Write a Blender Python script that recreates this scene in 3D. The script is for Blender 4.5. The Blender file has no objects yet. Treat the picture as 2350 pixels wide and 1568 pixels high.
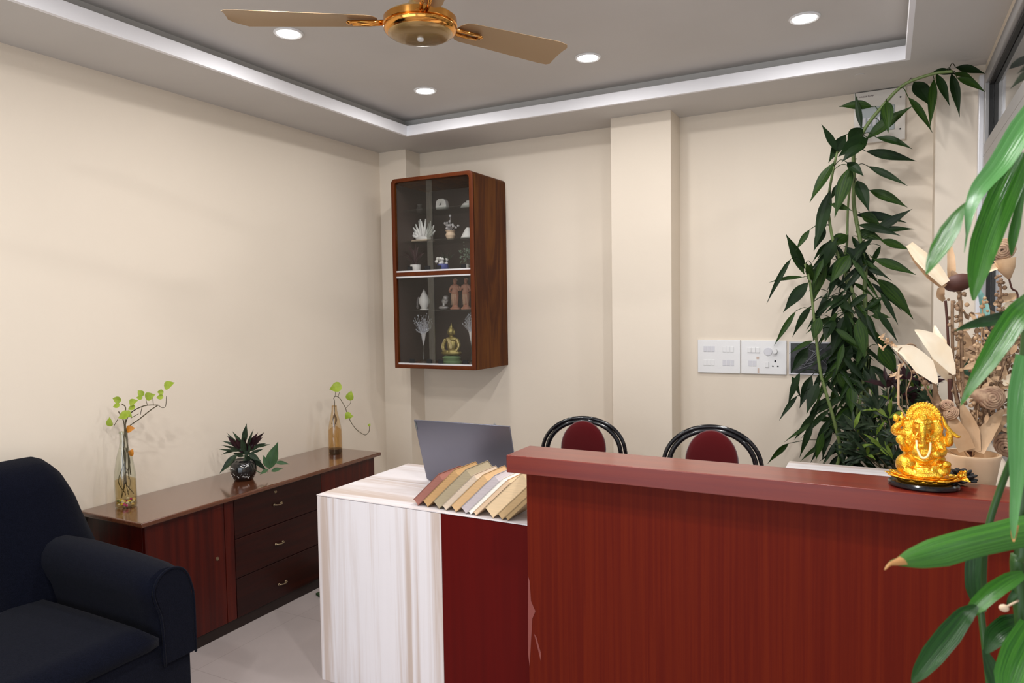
import bpy, bmesh, math, random
from mathutils import Vector, Matrix
random.seed(7)
PI = math.pi
D = bpy.data
scene = bpy.context.scene
COL = scene.collection

# ------------------------------------------------------------------ camera
EYE = Vector((0, 0, 1.55))
YAW, PITCH, ROLL, FPX = 0.4844, -0.04862, -0.0155, 1633.7
cy_, sy_, cp_, sp_ = math.cos(YAW), math.sin(YAW), math.cos(PITCH), math.sin(PITCH)
FW = Vector((-sy_ * cp_, cy_ * cp_, sp_))
R0 = Vector((cy_, sy_, 0))
U0 = R0.cross(FW)
RT = math.cos(ROLL) * R0 + math.sin(ROLL) * U0
UP = -math.sin(ROLL) * R0 + math.cos(ROLL) * U0
cam = D.cameras.new('camera')
cam.sensor_width = 36; cam.sensor_fit = 'HORIZONTAL'
cam.lens = FPX / 2350 * 36
cam.clip_start = 0.05
co = D.objects.new('camera', cam); COL.objects.link(co)
co.matrix_world = Matrix(((RT.x, UP.x, -FW.x, EYE.x), (RT.y, UP.y, -FW.y, EYE.y), (RT.z, UP.z, -FW.z, EYE.z), (0, 0, 0, 1)))
scene.camera = co
cam.dof.use_dof = True
cam.dof.focus_distance = 2.6
cam.dof.aperture_fstop = 9.0

# ------------------------------------------------------------------ world, lights, exposure
w = D.worlds.new('world'); scene.world = w; w.use_nodes = True
bg = w.node_tree.nodes['Background']
bg.inputs[0].default_value = (0.80, 0.88, 1.0, 1); bg.inputs[1].default_value = 1.0
scene.view_settings.view_transform = 'Standard'
scene.view_settings.look = 'None'
scene.view_settings.exposure = 0.0
scene.view_settings.gamma = 1.0
scene.view_settings.use_curve_mapping = False

def area(name, loc, rot, sx, sy, energy, color, shape='RECTANGLE', spread=PI):
    l = D.lights.new(name, 'AREA'); l.shape = shape; l.size = sx
    if shape == 'RECTANGLE': l.size_y = sy
    l.energy = energy; l.color = color; l.spread = spread
    o = D.objects.new(name, l); COL.objects.link(o); o.location = loc; o.rotation_euler = rot
    return o
# daylight through the glazed shop front behind the camera
area('daylight', (-1.25, -2.05, 1.35), (math.radians(90), 0, 0), 2.9, 2.0, 44, (0.86, 0.93, 1.0))
LAMP_E = 5.3

# ------------------------------------------------------------------ helpers
def ray(px, py):
    return FW + RT * ((px - 1175) / FPX) - UP * ((py - 784) / FPX)
def at(px, py, ax, val):
    d = ray(px, py); t = (val - EYE[ax]) / d[ax]; return EYE + d * t
def atd(px, py, d):
    return EYE + ray(px, py) * d
def s2l(c):
    return tuple(((v / 255) / 12.92 if v / 255 <= 0.04045 else ((v / 255 + 0.055) / 1.055) ** 2.4) for v in c)

def tag(o, label=None, cat=None, group=None, kind=None):
    if label: o['label'] = label
    if cat: o['category'] = cat
    if group: o['group'] = group
    if kind: o['kind'] = kind
    return o
def thing(name, label, cat, loc=(0, 0, 0), rotz=0.0, group=None):
    o = D.objects.new(name, None); COL.objects.link(o)
    o.empty_display_size = 0.05; o.location = loc; o.rotation_euler = (0, 0, rotz)
    return tag(o, label, cat, group)
def copy_tree(o, parent=None):
    c = o.copy(); COL.objects.link(c); c.parent = parent
    for ch in list(o.children): copy_tree(ch, c)
    return c
def origin_of(o):
    v = Vector((0, 0, 0))
    while o is not None: v += Vector(o.location); o = o.parent
    return v

class MB:
    def __init__(self): self.bm = bmesh.new(); self.mi = 0
    def _f(self, vs):
        try:
            f = self.bm.faces.new(vs); f.material_index = self.mi; return f
        except ValueError: return None
    def box(self, a, b, bev=0.0, rot=None, piv=None, seg=2):
        x0, y0, z0 = a; x1, y1, z1 = b
        P = [(x0, y0, z0), (x1, y0, z0), (x1, y1, z0), (x0, y1, z0), (x0, y0, z1), (x1, y0, z1), (x1, y1, z1), (x0, y1, z1)]
        V = [self.bm.verts.new(p) for p in P]
        F = [self._f([V[i] for i in q]) for q in ((0, 3, 2, 1), (4, 5, 6, 7), (0, 1, 5, 4), (1, 2, 6, 5), (2, 3, 7, 6), (3, 0, 4, 7))]
        if bev > 0:
            es = list({e for f in F for e in f.edges})
            r = bmesh.ops.bevel(self.bm, geom=es, offset=bev, segments=seg, profile=0.5, affect='EDGES')
            V = list({v for f in r['faces'] for v in f.verts} | {v for v in V if v.is_valid})
            for f in r['faces']: f.material_index = self.mi
        if rot is not None:
            bmesh.ops.rotate(self.bm, verts=[v for v in V if v.is_valid], cent=Vector(piv or a), matrix=rot)
        return V
    def tube(self, pts, r, n=10, cap=True):
        pts = [Vector(p) for p in pts]
        rs = r if isinstance(r, (list, tuple)) else [r] * len(pts)
        rings = []; prev = None
        for i, p in enumerate(pts):
            t = (pts[min(i + 1, len(pts) - 1)] - pts[max(i - 1, 0)])
            t = t.normalized() if t.length > 1e-9 else Vector((0, 0, 1))
            if prev is None:
                u = t.orthogonal().normalized()
            else:
                u = prev - t * prev.dot(t)
                u = u.normalized() if u.length > 1e-6 else t.orthogonal().normalized()
            prev = u; v = t.cross(u)
            rings.append([self.bm.verts.new(p + (u * math.cos(2 * PI * k / n) + v * math.sin(2 * PI * k / n)) * max(rs[i], 1e-4)) for k in range(n)])
        for a, b in zip(rings, rings[1:]):
            for k in range(n): self._f([a[k], a[(k + 1) % n], b[(k + 1) % n], b[k]])
        if cap: self._f(rings[0][::-1]); self._f(rings[-1])
    def lathe(self, prof, c=(0, 0, 0), n=28, M=None):
        rings = []
        for r, z in prof:
            if r < 1e-5: rings.append([self.bm.verts.new(self._x((0, 0, z), c, M))])
            else: rings.append([self.bm.verts.new(self._x((r * math.cos(2 * PI * k / n), r * math.sin(2 * PI * k / n), z), c, M)) for k in range(n)])
        for a, b in zip(rings, rings[1:]):
            for k in range(n):
                k2 = (k + 1) % n
                if len(a) == 1 and len(b) == 1: continue
                if len(a) == 1: self._f([a[0], b[k2], b[k]])
                elif len(b) == 1: self._f([a[k], a[k2], b[0]])
                else: self._f([a[k], a[k2], b[k2], b[k]])
    def _x(self, p, c, M):
        p = Vector(p)
        if M is not None: p = M @ p
        return p + Vector(c)
    def ell(self, c, r, M=None, n=14):
        m = 8
        prof = [(math.sin(PI * i / m), -math.cos(PI * i / m)) for i in range(m + 1)]
        S = Matrix.Diagonal(Vector(r if isinstance(r, (tuple, list)) else (r, r, r)))
        self.lathe([(a if 0 < i < m else 0, b) for i, (a, b) in enumerate(prof)], c, n, (M @ S) if M is not None else S)
    def prism(self, poly, ax, a, b):
        def P(u, v, t): return {0: (t, u, v), 1: (u, t, v), 2: (u, v, t)}[ax]
        A = [self.bm.verts.new(P(u, v, a)) for u, v in poly]; B = [self.bm.verts.new(P(u, v, b)) for u, v in poly]
        n = len(poly); self._f(A[::-1]); self._f(B)
        for k in range(n): self._f([A[k], A[(k + 1) % n], B[(k + 1) % n], B[k]])
    def strip(self, pts, ws, nrm, fold=0.15, curl=0.0):
        """a leaf: centre line pts, half widths ws, facing nrm"""
        pts = [Vector(p) for p in pts]; nrm = Vector(nrm).normalized(); rows = []
        for i, p in enumerate(pts):
            t = (pts[min(i + 1, len(pts) - 1)] - pts[max(i - 1, 0)]).normalized()
            s = t.cross(nrm)
            s = s.normalized() if s.length > 1e-4 else t.orthogonal()
            nn = s.cross(t); h = ws[i]
            rows.append([self.bm.verts.new(p - s * h + nn * h * fold), self.bm.verts.new(p - s * h * .5 + nn * h * fold * .35), self.bm.verts.new(p),
                         self.bm.verts.new(p + s * h * .5 + nn * h * fold * .35), self.bm.verts.new(p + s * h + nn * h * fold)])
        uv = self.bm.loops.layers.uv.verify(); nr = len(rows) - 1
        for i, (a, b) in enumerate(zip(rows, rows[1:])):
            for k in range(4):
                f = self._f([a[k], a[k + 1], b[k + 1], b[k]])
                if f is not None:
                    for lp, c in zip(f.loops, ((k / 4, i / nr), ((k + 1) / 4, i / nr), ((k + 1) / 4, (i + 1) / nr), (k / 4, (i + 1) / nr))): lp[uv].uv = c
    def leaf(self, p0, p1, w, nrm, bend=(0, 0, 0), n=8, fold=0.2, peak=0.4):
        p0 = Vector(p0); p1 = Vector(p1); c = (p0 + p1) / 2 + Vector(bend); P = []; W = []
        for i in range(n + 1):
            t = i / n; P.append(p0 * (1 - t) ** 2 + c * 2 * t * (1 - t) + p1 * t * t)
            e = math.log(0.5) / math.log(peak)
            W.append(max(w * 0.5 * math.sin(PI * t ** e) ** 1.25 * (1 - .2 * t) * 1.12 if 0 < t < 1 else 0, w * 0.012))
        self.strip(P, W, nrm, fold)
    def build(self, name, mat, parent=None, smooth=False, world=True, bev=0.0, mods=(), label=None):
        me = D.meshes.new(name)
        bmesh.ops.recalc_face_normals(self.bm, faces=self.bm.faces)
        if parent is not None and world:
            o_ = origin_of(parent)
            for v in self.bm.verts: v.co -= o_
        self.bm.to_mesh(me); self.bm.free()
        for m in (mat if isinstance(mat, (list, tuple)) else [mat]): me.materials.append(m)
        if smooth:
            for p in me.polygons: p.use_smooth = True
        o = D.objects.new(name, me); COL.objects.link(o)
        if parent is not None: o.parent = parent
        if bev:
            m = o.modifiers.new('b', 'BEVEL'); m.width = bev; m.segments = 2; m.limit_method = 'ANGLE'
        for k in mods:
            m = o.modifiers.new(k[0], k[0])
            for a, v in k[1].items(): setattr(m, a, v)
        if smooth == 'auto':
            m = o.modifiers.new('e', 'EDGE_SPLIT'); m.split_angle = math.radians(35)
        if label: o['label'] = label
        return o
def catmull(pts, n=6):
    pts = [Vector(p) for p in pts]; out = []
    for i in range(len(pts) - 1):
        p0 = pts[max(i - 1, 0)]; p1 = pts[i]; p2 = pts[i + 1]; p3 = pts[min(i + 2, len(pts) - 1)]
        for k in range(n):
            t = k / n
            out.append(0.5 * ((2 * p1) + (p2 - p0) * t + (2 * p0 - 5 * p1 + 4 * p2 - p3) * t * t + (3 * p1 - p0 - 3 * p2 + p3) * t ** 3))
    out.append(pts[-1]); return out
def lerps(vals, n):
    out = []
    for i in range(n):
        t = i / (n - 1) * (len(vals) - 1); k = min(int(t), len(vals) - 2); out.append(vals[k] + (vals[k + 1] - vals[k]) * (t - k))
    return out

# ------------------------------------------------------------------ materials
def pm(name, col, rough=0.5, metal=0.0, spec=0.5, coat=0.0, trans=0.0, ior=1.45, emit=None, es=0.0, sheen=0.0, bump=None, var=None, sub=0.0, alpha=1.0):
    m = D.materials.new(name); m.use_nodes = True; nt = m.node_tree; b = nt.nodes['Principled BSDF']
    b.inputs['Base Color'].default_value = (*col, 1); b.inputs['Roughness'].default_value = rough
    b.inputs['Metallic'].default_value = metal; b.inputs['Specular IOR Level'].default_value = spec
    b.inputs['Coat Weight'].default_value = coat; b.inputs['Coat Roughness'].default_value = 0.08
    b.inputs['Transmission Weight'].default_value = trans; b.inputs['IOR'].default_value = ior
    b.inputs['Sheen Weight'].default_value = sheen; b.inputs['Alpha'].default_value = alpha
    if emit: b.inputs['Emission Color'].default_value = (*emit, 1); b.inputs['Emission Strength'].default_value = es
    if var:
        c2, sc, stretch = var
        tc = nt.nodes.new('ShaderNodeTexCoord'); mp = nt.nodes.new('ShaderNodeMapping'); mp.inputs['Scale'].default_value = stretch
        no = nt.nodes.new('ShaderNodeTexNoise'); no.inputs['Scale'].default_value = sc; no.inputs['Detail'].default_value = 4
        mx = nt.nodes.new('ShaderNodeMix'); mx.data_type = 'RGBA'
        mx.inputs[6].default_value = (*col, 1); mx.inputs[7].default_value = (*c2, 1)
        cr = nt.nodes.new('ShaderNodeMapRange'); cr.inputs[1].default_value = 0.35; cr.inputs[2].default_value = 0.65
        nt.links.new(tc.outputs['Object'], mp.inputs[0]); nt.links.new(mp.outputs[0], no.inputs[0])
        nt.links.new(no.outputs[0], cr.inputs[0]); nt.links.new(cr.outputs[0], mx.inputs[0]); nt.links.new(mx.outputs[2], b.inputs['Base Color'])
    if bump:
        sc, st = bump
        tc = nt.nodes.new('ShaderNodeTexCoord'); no = nt.nodes.new('ShaderNodeTexNoise'); no.inputs['Scale'].default_value = sc
        bp = nt.nodes.new('ShaderNodeBump'); bp.inputs['Strength'].default_value = st; bp.inputs['Distance'].default_value = 0.01
        nt.links.new(tc.outputs['Object'], no.inputs[0]); nt.links.new(no.outputs[0], bp.inputs['Height']); nt.links.new(bp.outputs[0], b.inputs['Normal'])
    return m
def wood(name, stops, stretch, scale=6, rough=0.35, coat=0.0, dist=2.0, wave=None, spec=0.5):
    """streaky grain: noise stretched along one axis through a colour ramp"""
    m = D.materials.new(name); m.use_nodes = True; nt = m.node_tree; b = nt.nodes['Principled BSDF']
    tc = nt.nodes.new('ShaderNodeTexCoord'); mp = nt.nodes.new('ShaderNodeMapping'); mp.inputs['Scale'].default_value = stretch
    n1 = nt.nodes.new('ShaderNodeTexNoise'); n1.inputs['Scale'].default_value = scale; n1.inputs['Detail'].default_value = 6
    n1.inputs['Roughness'].default_value = 0.6; n1.inputs['Distortion'].default_value = dist
    rp = nt.nodes.new('ShaderNodeValToRGB')
    e = rp.color_ramp.elements
    e[0].position, e[0].color = stops[0][0], (*stops[0][1], 1); e[1].position, e[1].color = stops[-1][0], (*stops[-1][1], 1)
    for p, c in stops[1:-1]:
        k = e.new(p); k.color = (*c, 1)
    nt.links.new(tc.outputs['Object'], mp.inputs[0]); nt.links.new(mp.outputs[0], n1.inputs[0]); nt.links.new(n1.outputs[0], rp.inputs[0])
    nt.links.new(rp.outputs[0], b.inputs['Base Color'])
    b.inputs['Roughness'].default_value = rough; b.inputs['Coat Weight'].default_value = coat; b.inputs['Coat Roughness'].default_value = 0.12
    b.inputs['Specular IOR Level'].default_value = spec
    return m
M = {}
M['wall'] = pm('wall_paint', (0.795, 0.705, 0.59), 0.75, spec=0.25, bump=(60, 0.03), var=((0.765, 0.68, 0.568), 1.2, (1, 1, 1)))
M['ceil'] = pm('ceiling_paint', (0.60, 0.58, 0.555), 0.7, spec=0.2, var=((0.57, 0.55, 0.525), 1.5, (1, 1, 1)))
M['fascia'] = pm('fascia_white', (0.90, 0.90, 0.93), 0.6, spec=0.2)
M['white'] = pm('white_plastic', (0.80, 0.80, 0.80), 0.35)
M['white2'] = pm('white_plastic_dull', (0.66, 0.66, 0.70), 0.4)
M['black'] = pm('black_gloss', (0.006, 0.006, 0.008), 0.15, coat=0.5)
M['blackm'] = pm('black_matt', (0.012, 0.012, 0.013), 0.6)
M['alu'] = pm('aluminium', (0.36, 0.35, 0.345), 0.4, metal=0.55)
M['alub'] = pm('aluminium_bright', (0.75, 0.75, 0.78), 0.35, metal=0.3)
M['gasket'] = pm('rubber_gasket', (0.01, 0.01, 0.01), 0.6)
M['mirror'] = pm('reflective_glass', (0.55, 0.57, 0.58), 0.05, metal=0.9)
M['desk'] = wood('pale_laminate', [(0.0, (0.50, 0.38, 0.31)), (0.36, (0.62, 0.51, 0.45)), (0.46, (0.78, 0.72, 0.72)), (0.56, (0.86, 0.82, 0.84)), (1.0, (0.90, 0.86, 0.89))], (20, 1, 0.5), 0.9, rough=0.35, dist=0.8)
M['desktop'] = wood('pale_laminate_top', [(0.0, (0.50, 0.38, 0.31)), (0.36, (0.62, 0.51, 0.45)), (0.46, (0.78, 0.72, 0.72)), (0.56, (0.86, 0.82, 0.84)), (1.0, (0.90, 0.86, 0.89))], (0.5, 11, 1), 0.85, rough=0.3, dist=0.8)
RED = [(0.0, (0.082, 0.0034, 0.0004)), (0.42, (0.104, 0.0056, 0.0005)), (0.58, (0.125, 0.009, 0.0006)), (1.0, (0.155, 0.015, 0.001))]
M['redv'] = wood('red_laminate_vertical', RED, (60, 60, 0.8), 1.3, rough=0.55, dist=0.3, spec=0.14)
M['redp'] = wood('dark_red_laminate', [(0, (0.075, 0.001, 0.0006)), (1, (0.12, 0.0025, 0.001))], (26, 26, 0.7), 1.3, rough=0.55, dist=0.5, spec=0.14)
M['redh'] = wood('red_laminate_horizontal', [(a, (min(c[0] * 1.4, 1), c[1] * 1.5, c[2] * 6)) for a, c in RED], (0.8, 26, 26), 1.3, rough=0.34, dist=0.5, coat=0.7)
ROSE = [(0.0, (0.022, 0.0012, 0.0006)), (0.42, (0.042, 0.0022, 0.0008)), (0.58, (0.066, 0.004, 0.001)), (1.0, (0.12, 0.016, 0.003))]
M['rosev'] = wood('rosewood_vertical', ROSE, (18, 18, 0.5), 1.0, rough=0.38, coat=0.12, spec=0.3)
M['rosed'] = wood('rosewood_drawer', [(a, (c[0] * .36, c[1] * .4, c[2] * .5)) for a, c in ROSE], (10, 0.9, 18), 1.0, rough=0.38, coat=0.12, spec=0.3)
M['roset'] = wood('rosewood_top', [(0.0, (0.07, 0.02, 0.009)), (0.5, (0.11, 0.035, 0.015)), (1.0, (0.17, 0.06, 0.025))], (16, 0.9, 10), 1.5, rough=0.16, coat=0.9)
M['rosek'] = wood('dark_plinth', [(0, (0.006, 0.002, 0.0015)), (1, (0.016, 0.004, 0.002))], (1, 1, 1), 4, rough=0.5)
M['teak'] = wood('cabinet_wood', [(0.0, (0.022, 0.005, 0.0015)), (0.42, (0.065, 0.016, 0.003)), (0.56, (0.12, 0.036, 0.004)), (1.0, (0.20, 0.075, 0.008))], (20, 7, 0.8), 1.0, rough=0.55, coat=0.0, spec=0.14)
M['teakf'] = wood('cabinet_frame_wood', [(0.0, (0.06, 0.009, 0.002)), (1.0, (0.15, 0.034, 0.005))], (10, 10, 1), 2.0, rough=0.5, coat=0.0, spec=0.2)
M['cabin'] = pm('cabinet_lining', (0.050, 0.032, 0.026), 0.6)
def fabric(name, c1, c2):
    return pm(name, c1, 0.9, spec=0.07, sheen=0.04, var=(c2, 260, (1, 1, 1)), bump=(420, 0.35))
M['navy'] = fabric('navy_fabric', (0.0016, 0.0022, 0.0062), (0.0042, 0.0053, 0.0125))
M['velvet'] = pm('maroon_velvet', (0.085, 0.001, 0.003), 0.85, sheen=0.4, spec=0.1)
M['gold_fan'] = pm('fan_gold_paint', (0.36, 0.23, 0.085), 0.25, metal=0.55, coat=0.4)
M['brass'] = pm('fan_polished_copper', (0.72, 0.34, 0.08), 0.12, metal=1.0)
M['blade'] = pm('fan_blade_beige', (0.40, 0.275, 0.155), 0.38, metal=0.35)
M['gold'] = pm('bright_gold', (1.0, 0.50, 0.03), 0.2, metal=0.92, var=((1.0, 0.62, 0.08), 90, (1, 1, 1)), bump=(300, 0.25))
M['garland'] = pm('garland_cream', (0.95, 0.80, 0.45), 0.4)
M['laptop'] = pm('laptop_grey', (0.19, 0.195, 0.24), 0.36, metal=0.8)
M['screen'] = pm('screen_dark', (0.02, 0.02, 0.025), 0.2)
M['cream'] = pm('cream_ceramic', (0.80, 0.58, 0.37), 0.45, coat=0.2)
M['water'] = pm('tinted_water', (0.86, 0.74, 0.52), 0.02, trans=1.0, ior=1.15)
def thin_glass(name, col, mixv, rough=0.02):
    m = D.materials.new(name); m.use_nodes = True; nt = m.node_tree
    for n in list(nt.nodes): nt.nodes.remove(n)
    o = nt.nodes.new('ShaderNodeOutputMaterial'); t = nt.nodes.new('ShaderNodeBsdfTransparent'); t.inputs[0].default_value = (*col, 1)
    g = nt.nodes.new('ShaderNodeBsdfGlossy'); g.inputs['Roughness'].default_value = rough
    lw = nt.nodes.new('ShaderNodeLayerWeight'); lw.inputs[0].default_value = 0.5
    f = nt.nodes.new('ShaderNodeMath'); f.operation = 'POWER'; f.inputs[1].default_value = 4.0; nt.links.new(lw.outputs['Facing'], f.inputs[0])
    a = nt.nodes.new('ShaderNodeMath'); a.operation = 'MULTIPLY_ADD'; a.inputs[1].default_value = 0.55 * mixv; a.inputs[2].default_value = 0.04 * mixv; a.use_clamp = True
    mx = nt.nodes.new('ShaderNodeMixShader')
    nt.links.new(f.outputs[0], a.inputs[0]); nt.links.new(a.outputs[0], mx.inputs[0]); nt.links.new(t.outputs[0], mx.inputs[1]); nt.links.new(g.outputs[0], mx.inputs[2]); nt.links.new(mx.outputs[0], o.inputs[0])
    return m
M['pane'] = thin_glass('cabinet_glass', (0.975, 0.98, 0.98), 0.75)
M['shelfglass'] = thin_glass('shelf_glass', (0.93, 0.96, 0.95), 1.2)
M['bottle'] = thin_glass('bottle_glass', (0.90, 0.92, 0.86), 2.2)
M['bottle2'] = thin_glass('amber_bottle_glass', (0.92, 0.82, 0.66), 2.2)
M['liquid'] = thin_glass('murky_water', (0.90, 0.80, 0.62), 0.6)
M['lampglow'] = pm('lamp_glow', (1, 1, 1), 0.5, emit=(1.0, 0.98, 0.95), es=14)
def leafm(name, c1, c2, rough=0.5, sc=8, spec=0.22, veins=0):
    m = pm(name, c1, rough, spec=spec, var=(c2, sc, (1, 1, 1)))
    if veins:   # fine parallel veins running along the blade, with a midrib
        nt = m.node_tree; b = nt.nodes['Principled BSDF']
        uvn = nt.nodes.new('ShaderNodeUVMap'); mp = nt.nodes.new('ShaderNodeMapping'); mp.inputs['Scale'].default_value = (veins, 1.2, 1)
        no = nt.nodes.new('ShaderNodeTexNoise'); no.inputs['Scale'].default_value = 1.0; no.inputs['Detail'].default_value = 3
        bp = nt.nodes.new('ShaderNodeBump'); bp.inputs['Strength'].default_value = 0.5; bp.inputs['Distance'].default_value = 0.002
        nt.links.new(uvn.outputs[0], mp.inputs[0]); nt.links.new(mp.outputs[0], no.inputs[0]); nt.links.new(no.outputs[0], bp.inputs['Height']); nt.links.new(bp.outputs[0], b.inputs['Normal'])
        for n in nt.nodes:
            if n.type == 'MIX':
                mr = nt.nodes.new('ShaderNodeMapRange'); mr.inputs[1].default_value = 0.38; mr.inputs[2].default_value = 0.62
                nt.links.new(no.outputs[0], mr.inputs[0]); nt.links.new(mr.outputs[0], n.inputs[0])
    return m
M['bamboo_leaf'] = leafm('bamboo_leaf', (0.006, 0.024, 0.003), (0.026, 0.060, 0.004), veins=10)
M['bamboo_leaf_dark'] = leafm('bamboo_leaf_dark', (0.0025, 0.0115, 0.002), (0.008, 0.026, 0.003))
M['stem'] = pm('green_stem', (0.12, 0.17, 0.05), 0.45)
M['fg_leaf'] = leafm('dracaena_leaf', (0.016, 0.105, 0.005), (0.05, 0.20, 0.012), 0.28, 5, spec=0.5, veins=26)
M['fg_leaf_pale'] = leafm('dracaena_leaf_pale', (0.07, 0.24, 0.055), (0.11, 0.31, 0.09), 0.2, 5, spec=0.8, veins=24)
M['fg_leaf_dark'] = leafm('dracaena_leaf_dark', (0.005, 0.034, 0.004), (0.015, 0.075, 0.008), 0.3, 6, spec=0.4, veins=24)
M['pothos'] = leafm('pothos_leaf', (0.24, 0.33, 0.025), (0.34, 0.42, 0.06), 0.4, 20)
M['pothos_y'] = pm('pothos_leaf_yellow', (0.55, 0.20, 0.015), 0.5)
M['twig'] = pm('brown_stem', (0.085, 0.065, 0.03), 0.6)
M['rhoeo'] = leafm('rhoeo_leaf', (0.010, 0.022, 0.010), (0.035, 0.055, 0.028), 0.4, 30)
M['purple'] = leafm('purple_leaf', (0.012, 0.004, 0.007), (0.030, 0.010, 0.012), 0.4, 30)
M['broad'] = leafm('broad_leaf', (0.035, 0.075, 0.030), (0.06, 0.12, 0.05), 0.35, 18)
M['lime'] = leafm('lime_leaf', (0.11, 0.16, 0.02), (0.15, 0.24, 0.04), 0.4, 20)
M['dry1'] = leafm('dried_leaf_pale', (0.82, 0.66, 0.46), (0.88, 0.77, 0.60), 0.6, 12)
M['dry2'] = leafm('dried_leaf_tan', (0.46, 0.29, 0.16), (0.58, 0.40, 0.25), 0.6, 12)
M['dry3'] = leafm('dried_brown', (0.20, 0.12, 0.07), (0.32, 0.21, 0.13), 0.7, 30)
M['dry4'] = pm('seed_cap_brown', (0.065, 0.018, 0.010), 0.6)
M['rose_dry'] = leafm('dried_rose', (0.30, 0.18, 0.12), (0.50, 0.34, 0.22), 0.7, 60)
M['teal'] = pm('dyed_teal_leaf', (0.18, 0.36, 0.32), 0.6)
M['tealdark'] = pm('dyed_green_leaf', (0.03, 0.09, 0.05), 0.6)
M['metal'] = pm('tarnished_brass', (0.35, 0.27, 0.17), 0.35, metal=0.9)
M['holes'] = pm('socket_hole', (0.01, 0.01, 0.015), 0.7)
M['terra'] = pm('terracotta', (0.42, 0.17, 0.10), 0.7, var=((0.50, 0.26, 0.18), 40, (1, 1, 1)))
M['shell'] = pm('white_shell', (0.72, 0.70, 0.66), 0.5)
M['bisque'] = pm('cream_bisque', (0.70, 0.52, 0.36), 0.6)
M['silver'] = pm('crystal_silver', (0.9, 0.92, 0.97), 0.25, metal=0.7)
M['antique'] = pm('antique_gold', (0.30, 0.24, 0.08), 0.4, metal=0.7)
M['agreen'] = pm('lotus_green', (0.10, 0.17, 0.07), 0.6)
M['blue'] = pm('blue_glaze', (0.06, 0.08, 0.30), 0.3)
M['brown_tip'] = pm('withered_tip', (0.42, 0.20, 0.06), .6)
M['floor'] = None

def floor_mat():
    m = D.materials.new('floor_tiles'); m.use_nodes = True; nt = m.node_tree; b = nt.nodes['Principled BSDF']
    tc = nt.nodes.new('ShaderNodeTexCoord'); mp = nt.nodes.new('ShaderNodeMapping'); mp.inputs['Location'].default_value = (0.23, 0.38, 0)
    br = nt.nodes.new('ShaderNodeTexBrick'); br.offset = 0.0; br.inputs['Scale'].default_value = 1.0
    br.inputs['Brick Width'].default_value = 0.6; br.inputs['Row Height'].default_value = 0.6; br.inputs['Mortar Size'].default_value = 0.0018
    br.inputs['Color1'].default_value = (0.42, 0.365, 0.35, 1); br.inputs['Color2'].default_value = (0.405, 0.35, 0.335, 1); br.inputs['Mortar'].default_value = (0.33, 0.28, 0.265, 1)
    n = nt.nodes.new('ShaderNodeTexNoise'); n.inputs['Scale'].default_value = 5; n.inputs['Detail'].default_value = 6
    mr = nt.nodes.new('ShaderNodeMapRange'); mr.inputs[3].default_value = 0.90; mr.inputs[4].default_value = 1.10
    mx = nt.nodes.new('ShaderNodeVectorMath'); mx.operation = 'MULTIPLY'
    nt.links.new(tc.outputs['Object'], mp.inputs[0]); nt.links.new(mp.outputs[0], br.inputs[0]); nt.links.new(tc.outputs['Object'], n.inputs[0])
    nt.links.new(n.outputs[0], mr.inputs[0]); nt.links.new(br.outputs[0], mx.inputs[0]); nt.links.new(mr.outputs[0], mx.inputs[1]); nt.links.new(mx.outputs[0], b.inputs['Base Color'])
    b.inputs['Roughness'].default_value = 0.28
    return m
M['floor'] = floor_mat()

# ------------------------------------------------------------------ room shell
XL, XR, YB, YR = -3.2, 0.405, 4.27, -2.2
ZS, ZC = 2.657, 2.768
def struct(name, mb, mat, parent=None, **k):
    o = mb.build(name, mat, parent, **k)
    if parent is None: o['kind'] = 'structure'
    return o
m = MB(); m.box((XL - .15, YR - .15, -.12), (XR + .15, YB + .15, 0)); struct('floor', m, M['floor'])
m = MB(); m.box((XL - .15, YR - .15, 0), (XL, YB + .15, 3.0)); struct('wall_left', m, M['wall'])
m = MB(); m.box((XL, YB, 0), (XR + .15, YB + .15, 3.0)); struct('wall_back', m, M['wall'])
# pillars standing proud of the back wall
m = MB(); m.box((XL, 4.10, 0), (-2.972, YB, ZS)); struct('trim_1', m, M['wall'])
m = MB(); m.box((-1.458, 4.07, 0), (-1.098, YB, ZS)); struct('trim_2', m, M['wall'])
m = MB(); m.box((0.204, 4.07, 0), (XR, YB, ZS)); struct('trim_3', m, M['wall'])
# right wall: solid below, window openings above a sill, header above
WZ0, WZ1, WY0 = 0.95, 2.60, -1.6
m = MB(); m.box((XR, YR, 0), (XR + .12, YB, WZ0)); m.box((XR, YR, WZ1), (XR + .12, YB, 3.0))
m.box((XR, 4.07, WZ0), (XR + .12, YB, WZ1)); m.box((XR, YR, WZ0), (XR + .12, WY0, WZ1)); struct('wall_right', m, M['wall'])
# rear wall with the glazed shop-front opening
m = MB(); m.box((XL, YR - .12, 2.45), (XR, YR, 3.0)); m.box((XL, YR - .12, 0), (-2.8, YR, 2.45)); m.box((.3, YR - .12, 0), (XR, YR, 2.45)); struct('wall_rear', m, M['wall'])
m = MB()
for x in (-2.8, -1.28, .25): m.box((x, YR - .08, 0), (x + .05, YR - .03, 2.45))
m.box((-2.8, YR - .08, 2.40), (.3, YR - .03, 2.45)); m.box((-2.8, YR - .08, 0), (.3, YR - .03, .06)); struct('window_3', m, M['alu'])

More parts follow.
